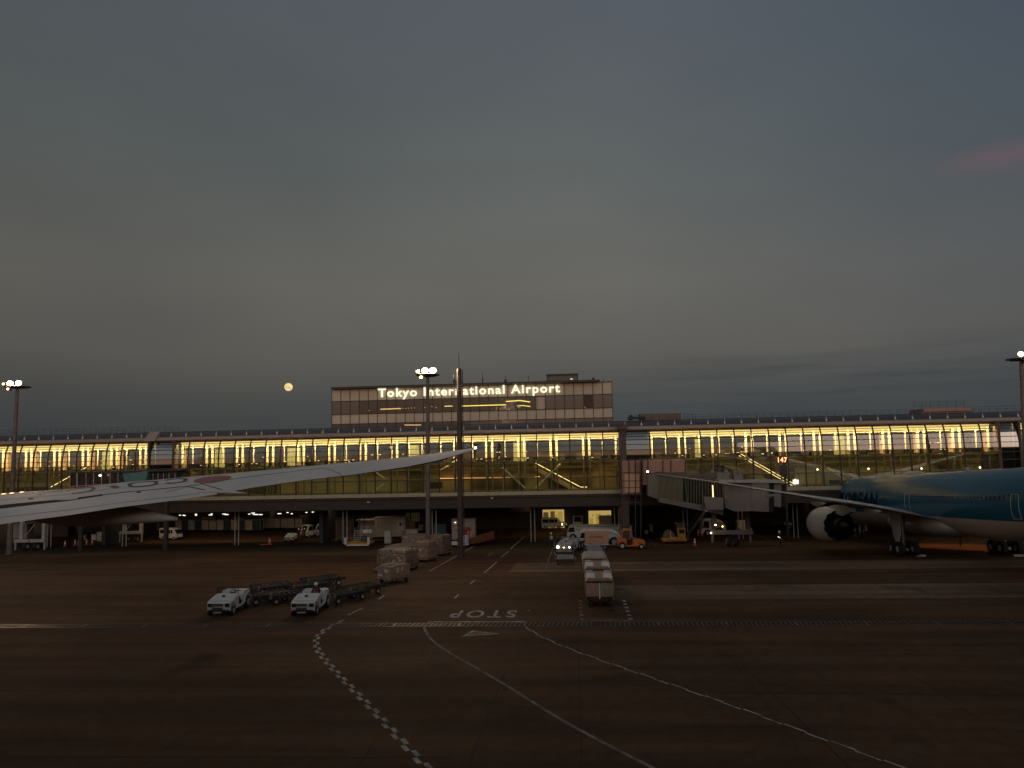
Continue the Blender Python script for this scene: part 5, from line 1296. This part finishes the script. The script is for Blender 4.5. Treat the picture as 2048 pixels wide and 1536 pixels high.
for px in (140, 154, 172, 187, 203, 220, 236, 306, 316, 327, 338, 350): mb.bar(PY(px, 946, 96.8 if px < 260 else 98.2), PY(px, 975, 96.8 if px < 260 else 98.2), .05 if px != 154 else .1, 4)
at0(mb, 'window_bar', M_dwhite, jb)
mb = MB(); mb.bar(PY(140, 973, 96.6), PY(240, 967, 97), .1, 4); at0(mb, 'side_rail', M_pink, jb)
mb = MB(); mb.sphere(PY(200, 951, 96.5), .12, 8, 5); at0(mb, 'lamp', E_head, jb)
for px in (160, 330): mb = MB(); c = PY(px, 975, 98.5); mb.box(c.x, 99, zg(99), .5, .5, c.z-zg(99)); at0(mb, 'column', M_dark, jb)
# things in the shade under the near wing
cabinet(164, 1081, 9, 11, .5, 'left white board on the wall shade under the near wing', M_white, nm='white_board', cat='board', doors=1)
cabinet(187, 1081, 10, 12, .5, 'right white board beside the tall pale locker', M_white, nm='white_board', cat='board', doors=1)
cabinet(199, 1083, 12, 19, .8, 'pale locker standing right of the two white boards', M_dwhite, nm='pale_locker', cat='locker', doors=1)
cabinet(120, 1074, 34, 42, 2.0, 'dim brown shed deep in the shade under the wing', M_rust, nm='tool_shed', cat='shed', doors=1)
cabinet(222, 1070, 22, 34, 1.5, 'dim stacked pale goods in the shade between the bridge supports', M_beige, nm='goods_stack', cat='goods', doors=1)
cabinet(35, 1078, 40, 30, 1.6, 'dim white machine behind the left bridge support', M_dwhite, nm='ground_power_unit', cat='machine', doors=2)
cabinet(305, 1062, 30, 34, 1.6, 'dim olive crates left of the parked white van', M_beige, nm='goods_stack', cat='goods', doors=2)
# ---- cones
def cone(px, py, label, bar=False):
    g = G(px, py); r = empty('traffic_cone', g, 0, label, 'cone', 'traffic cones on the apron')
    b = MB(); b.bar((0, 0, .04), (0, 0, .72), .15, 14, .03); b.build('cone_body', M_conec, r); MB().box(0, 0, 0, .38, .38, .04).build('base', M_conec, r)
    for z in (.30, .52): b = MB(); b.bar((0, 0, z), (0, 0, z+.11), .15-.167*(z-.04)+.006, 14, .15-.167*(z+.07)+.006); b.build('reflective_band', M_band, r)
    return r
cone0 = cone(130, 1093, 'traffic cone standing alone, leftmost under the wing')
cone0.scale = (1.25,)*3
for px, py, lb in ((150, 1091, 'first cone of the tight row under the wing'), (157, 1090, 'second cone of the tight row under the wing'), (164, 1092, 'front cone in the middle of the row under the wing'), (173, 1090, 'bright banded cone right of the row middle'), (184, 1089, 'rightmost dull cone of the row, before the white board'),
                   (539, 1088, 'lone cone on the open apron beside a red bar'), (1390, 1091, 'orange cone in front of the jet bridge stairs'), (1397, 1071, 'left one of two dim cones beside the bridge wheels'), (1404, 1072, 'right one of two dim cones beside the bridge wheels')):
    o = dup(cone0, G(px, py), 0, lb); o.scale = (1.25,)*3
a = G(520, 1091); b_ = G(544, 1090); mb = MB(); mb.bar((0, 0, .12), (b_-a)+Vector((0, 0, .12)), .07, 6); o = mb.build('red_barrier_bar', M_conec); o.location = a; tag(o, 'low red bar lying on the apron beside a lone cone', 'bar')
# ---- trucks in the centre right
def big_truck(px0, px1, pyb, hpx, label, seed=0):
    g = G((px0+px1)/2, pyb); s_ = pxm(g.y); L_ = (px1-px0)/s_; h = hpx/s_; r = empty('ground_service_truck', g, 0, label, 'truck', 'white service trucks with rounded backs')
    # side faces the camera, cab to the left
    prof = [(-L_/2, .35), (-L_/2+.05, .9), (-L_/2+.32, h*.93), (-L_/2+.7, h), (L_/2-1.3, h*.97), (L_/2-.5, h*.84), (L_/2-.1, h*.55), (L_/2, .4)]
    vs = [(a_, -1.05, b_q) for a_, b_q in prof]+[(a_, 1.05, b_q) for a_, b_q in prof]; n = len(prof)
    bd = MB().add(vs, [(i, (i+1) % n, n+(i+1) % n, n+i) for i in range(n)]+[tuple(range(n-1, -1, -1)), tuple(range(n, 2*n))]).build('body', M_white, r, bevel=.1)
    MB().loft([[(x_, y_, z_) for x_, z_ in ((-L_/2+.2, 1.15), (-L_/2+1.15, 1.15), (-L_/2+1.15, h*.88), (-L_/2+.42, h*.88))] for y_ in (-1.08, -1.02)]).build('cab_window', M_wglass, bd)
    MB().box(-L_/2+.75, -1.085, 1.05, .95, .02, .05).build('window_trim', M_white, bd)
    b = MB(); b.path([(-L_/2+1.3, -1.09, h*.93), (L_/2-1.5, -1.09, h*.90), (L_/2-.65, -1.09, h*.72), (L_/2-.4, -1.09, h*.5)], .035, 5); b.build('body_seam', M_dark, bd)
    b = MB(); b.path([(-L_/2+1.3, -1.09, h*.75), (-L_/2+2.6, -1.09, h*.72), (L_/2-2.0, -1.09, h*.62)], .03, 5); b.build('hose', M_dark, bd)
    for k, (x_, z_) in enumerate(((-L_/2+1.9, h*.6), (L_/2-1.6, h*.76), (L_/2-.9, h*.6), (L_/2-1.7, h*.42))): MB().box(x_, -1.09, z_, .1, .04, .12).build('latch', M_dark, bd)
    for x_, rr in ((-L_/2+.9, .46), (L_/2-1.05, .62)):
        b = MB(); b.loft([[(x_+rr*1.2*math.cos(PI*i/10), y_, .35+rr*1.25*math.sin(PI*i/10)) for i in range(11)] for y_ in (-1.10, -1.04)], cap=True); b.build('wheel_arch', M_black, bd)
        for y_ in (-.95, .95):
            w_ = wheel(r, 0, 0, rr, .3); w_.location = (x_, y_-.1, rr); w_.rotation_euler = (0, 0, PI/2)
    MB().box(0, 0, .3, L_*.9, 1.7, .25).build('chassis', M_black, r)
    return r
big_truck(1135, 1262, 1078, 28, 'rear white service truck behind the front one, longer roof')
big_truck(1158, 1243, 1092, 32, 'front white service truck with a large dark rear wheel')
g = G(1254, 1080); cabinet(1255, 1080, 19, 27, 1.6, 'pale square equipment box behind the orange tractor', M_dwhite, nm='equipment_box', cat='box', doors=1)
# boom lying along the rear truck
a = PY(1135, 1055, 95); 
# ground power unit: pinkish cart
g = G(1194, 1098); s_ = pxm(g.y); r = empty('ground_power_cart', g, 0, 'pinkish orange ground power cart on small white wheels', 'power cart'); w = 46/s_; h = 24/s_
M_gpu = mat('salmon_paint', (.50, .26, .16), .5, var=.06)
MB().box(0, .7, .55, w, 1.3, h).build('housing', M_gpu, r, bevel=.04); MB().box(0, .7, .45, w+.05, 1.35, .1).build('chassis', M_white, r)
gt_ = text_mesh('GROUND POWER', .20, 'lettering', M_dark, extrude=.005)
x0, x1 = width_of(gt_.data)
for v in gt_.data.vertices: v.co = (v.co.x-(x0+x1)/2-.05, .035, .55+h*.55+v.co.y)
gt_.parent = r
for x_ in (-w*.36, w*.34):
    for y_ in (.15, 1.25): w_ = wheel(r, 0, 0, .2, .12); w_.location = (x_, y_, .2); w_.rotation_euler = (0, 0, PI/2)
b = MB(); b.bar((w/2, .7, .4), (w/2+1.3, .7, .32), .04, 5); b.build('drawbar', M_dwhite, r)
for x_ in (-w*.28, w*.22): MB().box(x_, .03, .58, .1, .03, .12).build('latch', M_dark, r)
# orange tractor heading right
ot = tug(G(1262, 1097), math.radians(90), 'orange tractor with rounded cab frame facing right', M_orange, None, sc=1.0)
b = MB()
for s in (-1, 1): b.path([(s*.62, 1.0, 1.1), (s*.60, .95, 1.75), (s*.55, .7, 1.98), (s*.55, .1, 1.98), (s*.60, -.28, 1.1)], .05, 6)
b.box(0, .4, 1.95, 1.2, .8, .06); b.box(0, 1.0, 1.1, 1.2, .06, .8); b.build('cab_frame', M_orange, ot)
# low white tractor with lit headlights at the road edge
lt = tug(G(1137, 1104), math.radians(-16), 'low white tractor at the road edge with two bright headlights', M_dwhite, None, sc=1.12)
for s, rr in ((-1, .13), (1, .07)): b = MB(); b.sphere((s*.55, -1.56, .62), rr, 10, 6); b.build('headlight', E_head, lt)
lamp('SPOT', lt.location+Vector((-.5, -2.0, .8)), 70, (1, .8, .5), 'headlight_beam', .1, rot=(math.radians(72), 0, math.radians(-8)), spot=math.radians(60))
wk = person(G(1103, 1096), math.radians(200), 'ground worker in lime vest walking on the road edge', 'walk', hat=M_hat, vest=M_hivis, h=1.05)
wheel_o = wheel(lt, .85, 1.5, .42, .2)
# conveyor-like roller dollies and the container train (rows run towards the terminal)
D1 = dolly(G(1131, 1127), 0, 'empty roller dolly nearest, left of the container train', 'roller dollies beside the container train', M_steel)
dup(D1, G(1129, 1112), 0, 'second empty roller dolly behind the nearest one', 'roller dollies beside the container train')
dup(D1, G(1127, 1103), 0, 'far empty roller dolly just behind the lit tractor', 'roller dollies beside the container train')
dup(D1, G(1190, 1111), 0, 'empty roller dolly ahead of the container train', 'roller dollies beside the container train')
dup(D1, G(1187, 1104), 0, 'farthest empty roller dolly ahead of the container train', 'roller dollies beside the container train')
def uld(px, py, wpx, hpx, dep, label, m, top, white=False):
    g = G(px, py); s_ = pxm(g.y-dep/2); w = wpx/s_; h = hpx/s_
    tr = dup(D1, g+Vector((0, dep*.1, 0)), 0, 'dolly carrying the '+label, 'dollies under the container train'); tr.scale = (w/2.05, dep/3.2, 1)
    r = empty('air_cargo_container', g+Vector((0, dep*.1, .69)), 0, label, 'container', 'air cargo containers in a train')
    b = MB(); ch = .36*w
    prof = [(-w/2, 0), (w/2, 0), (w/2, h*.80), (w/2-.12*w, h), (-w/2+.12*w, h), (-w/2, h*.80)]
    b.add([(x_, -dep/2, z_) for x_, z_ in prof]+[(x_, dep/2, z_) for x_, z_ in prof], [tuple(range(5, -1, -1)), tuple(range(6, 12))]+[(i, (i+1) % 6, 6+(i+1) % 6, 6+i) for i in range(6)])
    b.build('shell', m, r, bevel=.02)
    for s in (-1, 1): MB().box(s*w*.25, -dep/2-.02, .08, w*.44, .03, h*.68).build('door_panel', (M_pink2 if s < 0 else M_beige2), r)
    b = MB(); b.box(0, -dep/2-.04, h*.78, w*.92, .04, .1); b.build('door_header', M_dark, r)
    b = MB(); b.bar((0, -dep/2-.06, -.1), (0, -dep/2-.06, h*.74), .045, 6); b.build('centre_post', M_white, r)
    if not top: MB().box(-w/2-.03, 0, .0, .06, dep*.98, h*.8).build('dark_side_curtain', M_black, r)
    if top:
        for s in (-1, 1): b = MB(); b.box(s*w*.30, -dep*.24, h*.93, w*.34, dep*.34, .26, top=(.86, .8)); b.build('white_pad', M_white, r); b = MB(); b.box(s*w*.33, dep*.22, h+.01, w*.28, dep*.3, .14, top=(.85, .85)); b.build('bundle', M_beige, r)
    return r
M_pink2 = mat('container_pink_panel', (.36, .20, .14), .6, var=.15); M_beige2 = mat('container_brown_panel', (.28, .20, .13), .6, var=.15)
M_uld = mat('container_brown_metal', (.32, .19, .115), .5, var=.2, metal=.2)
uld(1199, 1208, 56, 36, 3.0, 'nearest air container with two front panels and white pole', M_uld, True)
uld(1196, 1180, 52, 32, 2.7, 'middle air container behind the nearest one', M_uld, True)
uld(1190, 1158, 50, 32, 3.2, 'far air container under a cream cover with dark side', M_beige, False)
b = MB(); g = G(1199, 1208); b.bar((0, 0, .05), (.1, -1.2, .35), .04, 6); b.box(0, 0, 0, .5, .3, .06); o = b.build('tow_bar', M_dark); o.location = g+Vector((.7, -2.0, 0)); tag(o, 'dark tow bar lying on the ground before the nearest container', 'tow bar')
# white boxes before the second lit doorway
cabinet(1211, 1057, 24, 24, 2.0, 'stack of pale boxes before the second lit doorway', M_dwhite, nm='box_stack', cat='box', doors=1)
# ------------------------------------------------------------------ jet bridge to the blue airliner
q = PY(1430, 1000, 94); jb2 = empty('jet_bridge', (q.x, 94, zg(94)), 0, 'white telescopic jet bridge of gate 147 reaching the blue airliner', 'jet bridge')
M_glz = mat('bridge_glazing', (.05, .05, .035), .15, coat=.6, emit=(.9, .75, .35), es=.02)
M_grey = mat('bridge_grey_panel', (.20, .17, .148), .55, var=.1, scale=.6)
quad_box('pink_link_box', [(1243, 922, 101.5), (1282, 921, 101.5), (1282, 987, 101.5), (1244, 988, 101.5)], 2.2, M_pink, jb2)
quad_box('rotunda', [(1286, 921, 100), (1371, 919, 100), (1371, 968, 100), (1286, 970, 100)], 3.5, M_pink, jb2)
mb = MB()
for px in (1243, 1258, 1271, 1282): mb.bar(PY(px, 921, 101.3), PY(px, 1075, 101.3), .07, 4)
for px in (1286, 1296, 1326, 1342, 1371): mb.bar(PY(px, 920, 99.8), PY(px, 968, 99.8), .06, 4)
for py in (945, 962, 975, 990, 1005): mb.bar(PY(1243, py, 101.2), PY(1284, py-.5, 101.2), .05, 4)
mb.bar(PY(1284, 946, 99.7), PY(1373, 945, 99.7), .06, 4)
at0(mb, 'frame', M_rust, jb2)
quad_box('lit_panel', [(1249, 948, 101.3), (1279, 948, 101.3), (1279, 984, 101.3), (1249, 985, 101.3)], .05, mat('lit_stair_panel', (.45, .26, .17), .6, emit=(1, .5, .25), es=.035), jb2)
quad_box('tunnel_end', [(1295, 948, 99), (1320, 949, 98), (1320, 1000, 98), (1297, 992, 99)], 2.6, M_grey, jb2)
quad_box('outer_tunnel', [(1318, 951, 98), (1372, 957, 96), (1372, 1010, 96), (1318, 1000, 98)], 2.4, M_glz, jb2)
quad_box('inner_tunnel', [(1366, 956, 96.2), (1446, 962, 92), (1446, 1022, 92), (1366, 1008, 96.2)], 2.8, mat('bridge_green_glazing', (.022, .030, .020), .12, coat=.6), jb2)
mb = MB(); T0 = (1318, 951, 997, 97.8); T1 = (1446, 962, 1020, 91.8); n = 22
for i in range(n+1):
    t_ = i/n; x = T0[0]+(T1[0]-T0[0])*t_; Y_ = T0[3]+(T1[3]-T0[3])*t_; yt = T0[1]+(T1[1]-T0[1])*t_; yb = T0[2]+(T1[2]-T0[2])*t_
    mb.bar(PY(x, yt, Y_), PY(x+(4 if i % 2 else -4)*(i < 10), yb, Y_), .045 if i >= 10 else .06, 4)
at0(mb, 'window_bar', M_grey, jb2)
quad_box('tunnel_sill', [(1318, 996, 97.6), (1446, 1017, 91.6), (1446, 1030, 91.6), (1318, 1004, 97.6)], 2.6, M_grey, jb2)
quad_box('tunnel_roof', [(1316, 944, 97.7), (1446, 954, 91.7), (1446, 963, 91.7), (1316, 951, 97.7)], 2.8, mat('bridge_roof', (.15, .125, .11), .6, var=.2), jb2)
mb = MB()
for f in (0, .5, 1):
    mb.bar(PY(1372, 937+f*14, 97), PY(1530, 936+f*16, 92), .03, 4)
for i in range(15): x = 1372+i*11; mb.bar(PY(x, 937, 97-i*.35), PY(x, 953, 97-i*.35), .03, 4)
at0(mb, 'roof_railing', M_steel, jb2)
quad_box('drive_box', [(1408, 994, 90.6), (1447, 996, 90.6), (1447, 1020, 90.6), (1412, 1019, 90.6)], 1.2, M_grey, jb2)
quad_box('cab_body', [(1447, 964, 91), (1504, 968, 89.5), (1504, 1022, 89.5), (1470, 1023, 90), (1450, 1015, 91)], 3.2, M_grey, jb2)
quad_box('cab_side', [(1504, 966, 89.4), (1538, 966, 89.4), (1538, 1024, 89.4), (1504, 1022, 89.4)], 3.2, M_grey, jb2)
quad_box('cab_opening', [(1538, 968, 90), (1548, 968, 90), (1548, 1024, 90), (1538, 1024, 90)], 2.8, M_black, jb2)
quad_box('canopy', [(1548, 967, 90), (1563, 967, 90), (1562, 1015, 90), (1546, 1012, 90)], 2.6, M_grey, jb2)
quad_box('bellows', [(1563, 969, 90.4), (1571, 969, 90.4), (1570, 1014, 90.4), (1562, 1014, 90.4)], 2.4, M_black, jb2)
quad_box('cab_roof', [(1440, 960, 89.2), (1570, 962, 89.2), (1570, 966, 89.2), (1440, 965, 89.2)], 4, M_dwhite, jb2)
for i, (px, py, w_, h_) in enumerate(((1440, 962, 10, 16), (1452, 962, 14, 15), (1471, 964, 5, 16), (1480, 963, 12, 12))): c = PY(px, py, 91); b = MB(); b.box(c.x, 91.5, c.z, w_/16.4, 1.0, h_/16.4); at0(b, 'air_conditioner', M_grey, jb2)
for px in (1425, 1453, 1470, 1480): c = PY(px, 950, 92.4); b = MB(); b.loft([[(c.x+r_*math.cos(2*PI*i/10), 92.4+r_*math.sin(2*PI*i/10), c.z+z_) for i in range(10)] for z_, r_ in ((0, .35), (.35, .35), (.75, .05))]); at0(b, 'vent_cowl', M_grey, jb2)
g = G(1465, 1093); s_ = pxm(g.y); zc0 = PY(1465, 1024, g.y).z
for px in (1430, 1498): c = PY(px, 1060, g.y); mb = MB(); mb.box(c.x, g.y+.5, c.z, .5, .5, zc0-c.z+.2); at0(mb, 'lift_column', M_rust, jb2)
for s in (-1, 1): c = PY(1463+s*21, 1067, g.y); mb = MB(); mb.box(c.x, g.y, c.z-.1, 40/s_, .6, .45); at0(mb, 'bogie_beam', M_grey, jb2)
for s in (-1, 1): c = PY(1463+s*38, 1085, g.y); mb = MB(); mb.box(c.x, g.y, c.z, .25, .25, 14/s_); at0(mb, 'leg', M_grey, jb2)
for s in (-1, 1):
    w_ = wheel(jb2, 0, 0, .62, .45); w_.location = Vector((g.x+s*.45, g.y, zg(g.y)+.62))-Vector(jb2.location)
for px, py in ((1422, 1066), (1431, 1050), (1445, 1053)): mb = MB(); mb.sphere(PY(px, py, g.y-.6), .085, 8, 5); at0(mb, 'marker_lamp', E_head if px != 1445 else E_lampw, jb2)
c = PY(1452, 988, 90.5); mb = MB(); mb.box(c.x-1.3, 91.6, c.z-.5, .12, .05, 1.5); at0(mb, 'lit_slot', E_strip, jb2)
# access stairs
mb = MB(); a = PY(1412, 1022, 90); b_ = G(1372, 1078); 
for off in (0, .9): mb.bar(a+Vector((0, off, 0)), b_+Vector((0, off, .1)), .09, 5); mb.bar(a+Vector((0, off, .9)), b_+Vector((0, off, 1.0)), .03, 4)
for i in range(15): p = a.lerp(b_, i/14); mb.box(p.x, p.y+.45, p.z-.03, .3, .9, .05)
at0(mb, 'access_stairs', M_steel, jb2)
# ---- yellow belt loader by the stairs
g = G(1349, 1087); s_ = pxm(g.y); r = empty('belt_loader', g, 0, 'yellow service vehicle with a small upright cab and striped bumper', 'vehicle')
MB().box(0, .6, .3, 46/s_, 1.9, .4).build('chassis', M_yellow, r, bevel=.04); MB().box(.95, .3, .7, 15/s_, .9, 1.25).build('cab', M_yellow, r, bevel=.04); MB().box(.95, -.17, 1.3, 10/s_, .03, .5).build('cab_window', M_wglass, r)
b = MB(); b.loft([[(-.6+.75*math.cos(PI*i/8), y_, .7+1.0*math.sin(PI*i/8)) for i in range(9)] for y_ in (.2, 1.3)]); b.build('hood', mat('dull_yellow_hood', (.16, .10, .05), .6), r)
b = MB()
for k in range(7): b.box(-.9+k*.3, -.37, .36, .14, .03, .2)
b.build('bumper_stripe', M_red, r); b = MB(); b.bar((-.45, -.1, .7), (-.5, -.1, 1.6), .05, 5); b.bar((-.45, -.1, .72), (.4, -.1, .72), .04, 5); b.build('handrail', M_white, r)
for s in (-1, 1):
    for y in (.0, 1.3): wheel(r, s*1.0, y, .3, .2, rim=False)
person(G(1352, 1070), math.radians(20), 'ground worker in white helmet standing behind the yellow vehicle', 'stand', hat=M_hat)
cabinet(1362, 1066, 18, 20, 1.0, 'grey slatted machine behind the yellow vehicle', M_steel, nm='machine', cat='machine', doors=1)
cabinet(1303, 1064, 6, 14, .6, 'left pale small box in the dark under the bridge link', M_dwhite, nm='control_box', cat='box', doors=1)
cabinet(1293, 1069, 7, 8, .6, 'low pale square box under the bridge link', M_dwhite, nm='control_box', cat='box', doors=1)
big_truck(1402, 1450, 1070, 32, 'dim white truck behind the jet bridge stairs and lift column')
# tow tractor ahead of the engine with a bright lamp
g = G(1597, 1058); r = dup(k0, g, math.radians(60), 'white tow tractor left of the big engine with a yellow lamp')
b = MB(); b.sphere((0, 0, 0), .16, 10, 6); o = b.build('work_lamp', E_lampw, r); o.location = (.3, -1.75, .75)
cabinet(1593, 1052, 14, 30, 1.0, 'white frame machine standing above the tow tractor', M_dwhite, nm='machine', cat='machine', doors=1)
# workers around the airliner
sg = person(G(1560, 1096), math.radians(35), 'lone marshaller in dark clothes holding a lit wand on the apron', 'signal', hat=M_hat, h=1.08)
mw = Matrix.Translation(sg.location) @ Matrix.Rotation(math.radians(35), 4, 'Z'); p = mw @ Vector((-.46, -.38, 1.28)); b = MB(); b.bar((0, 0, 0), (-.22, -.22, .12), .025, 8); b.bar((0, 0, 0), (.08, .07, -.05), .02, 8)
o = b.build('signal_wand', emis('wand_glow', (1, .8, .6), 3)); o.location = p; tag(o, 'glowing signal wand in the marshaller\'s hand', 'wand')
person(G(1841, 1082), math.radians(150), 'ground worker walking beyond the left main wheels of the airliner', 'walk', h=1.05)
person(G(1921, 1093), math.radians(10), 'ground worker with arms forward under the airliner belly', 'carry', h=1.05, hat=M_hat)
person(G(1690, 1083), math.radians(-20), 'ground worker standing behind the engine exhaust', 'stand', h=1.0)
for px, lb in ((1842, 'pale wheel chock before the left main wheels'), (2037, 'pale wheel chock before the right main wheels')):
    g = G(px, 1113); b = MB(); b.prism([(-.12, 0), (.12, 0), (0, .2)], -.45, .45); o = b.build('wheel_chock', M_dwhite); o.location = g; tag(o, lb, 'chock', 'chocks at the airliner wheels')
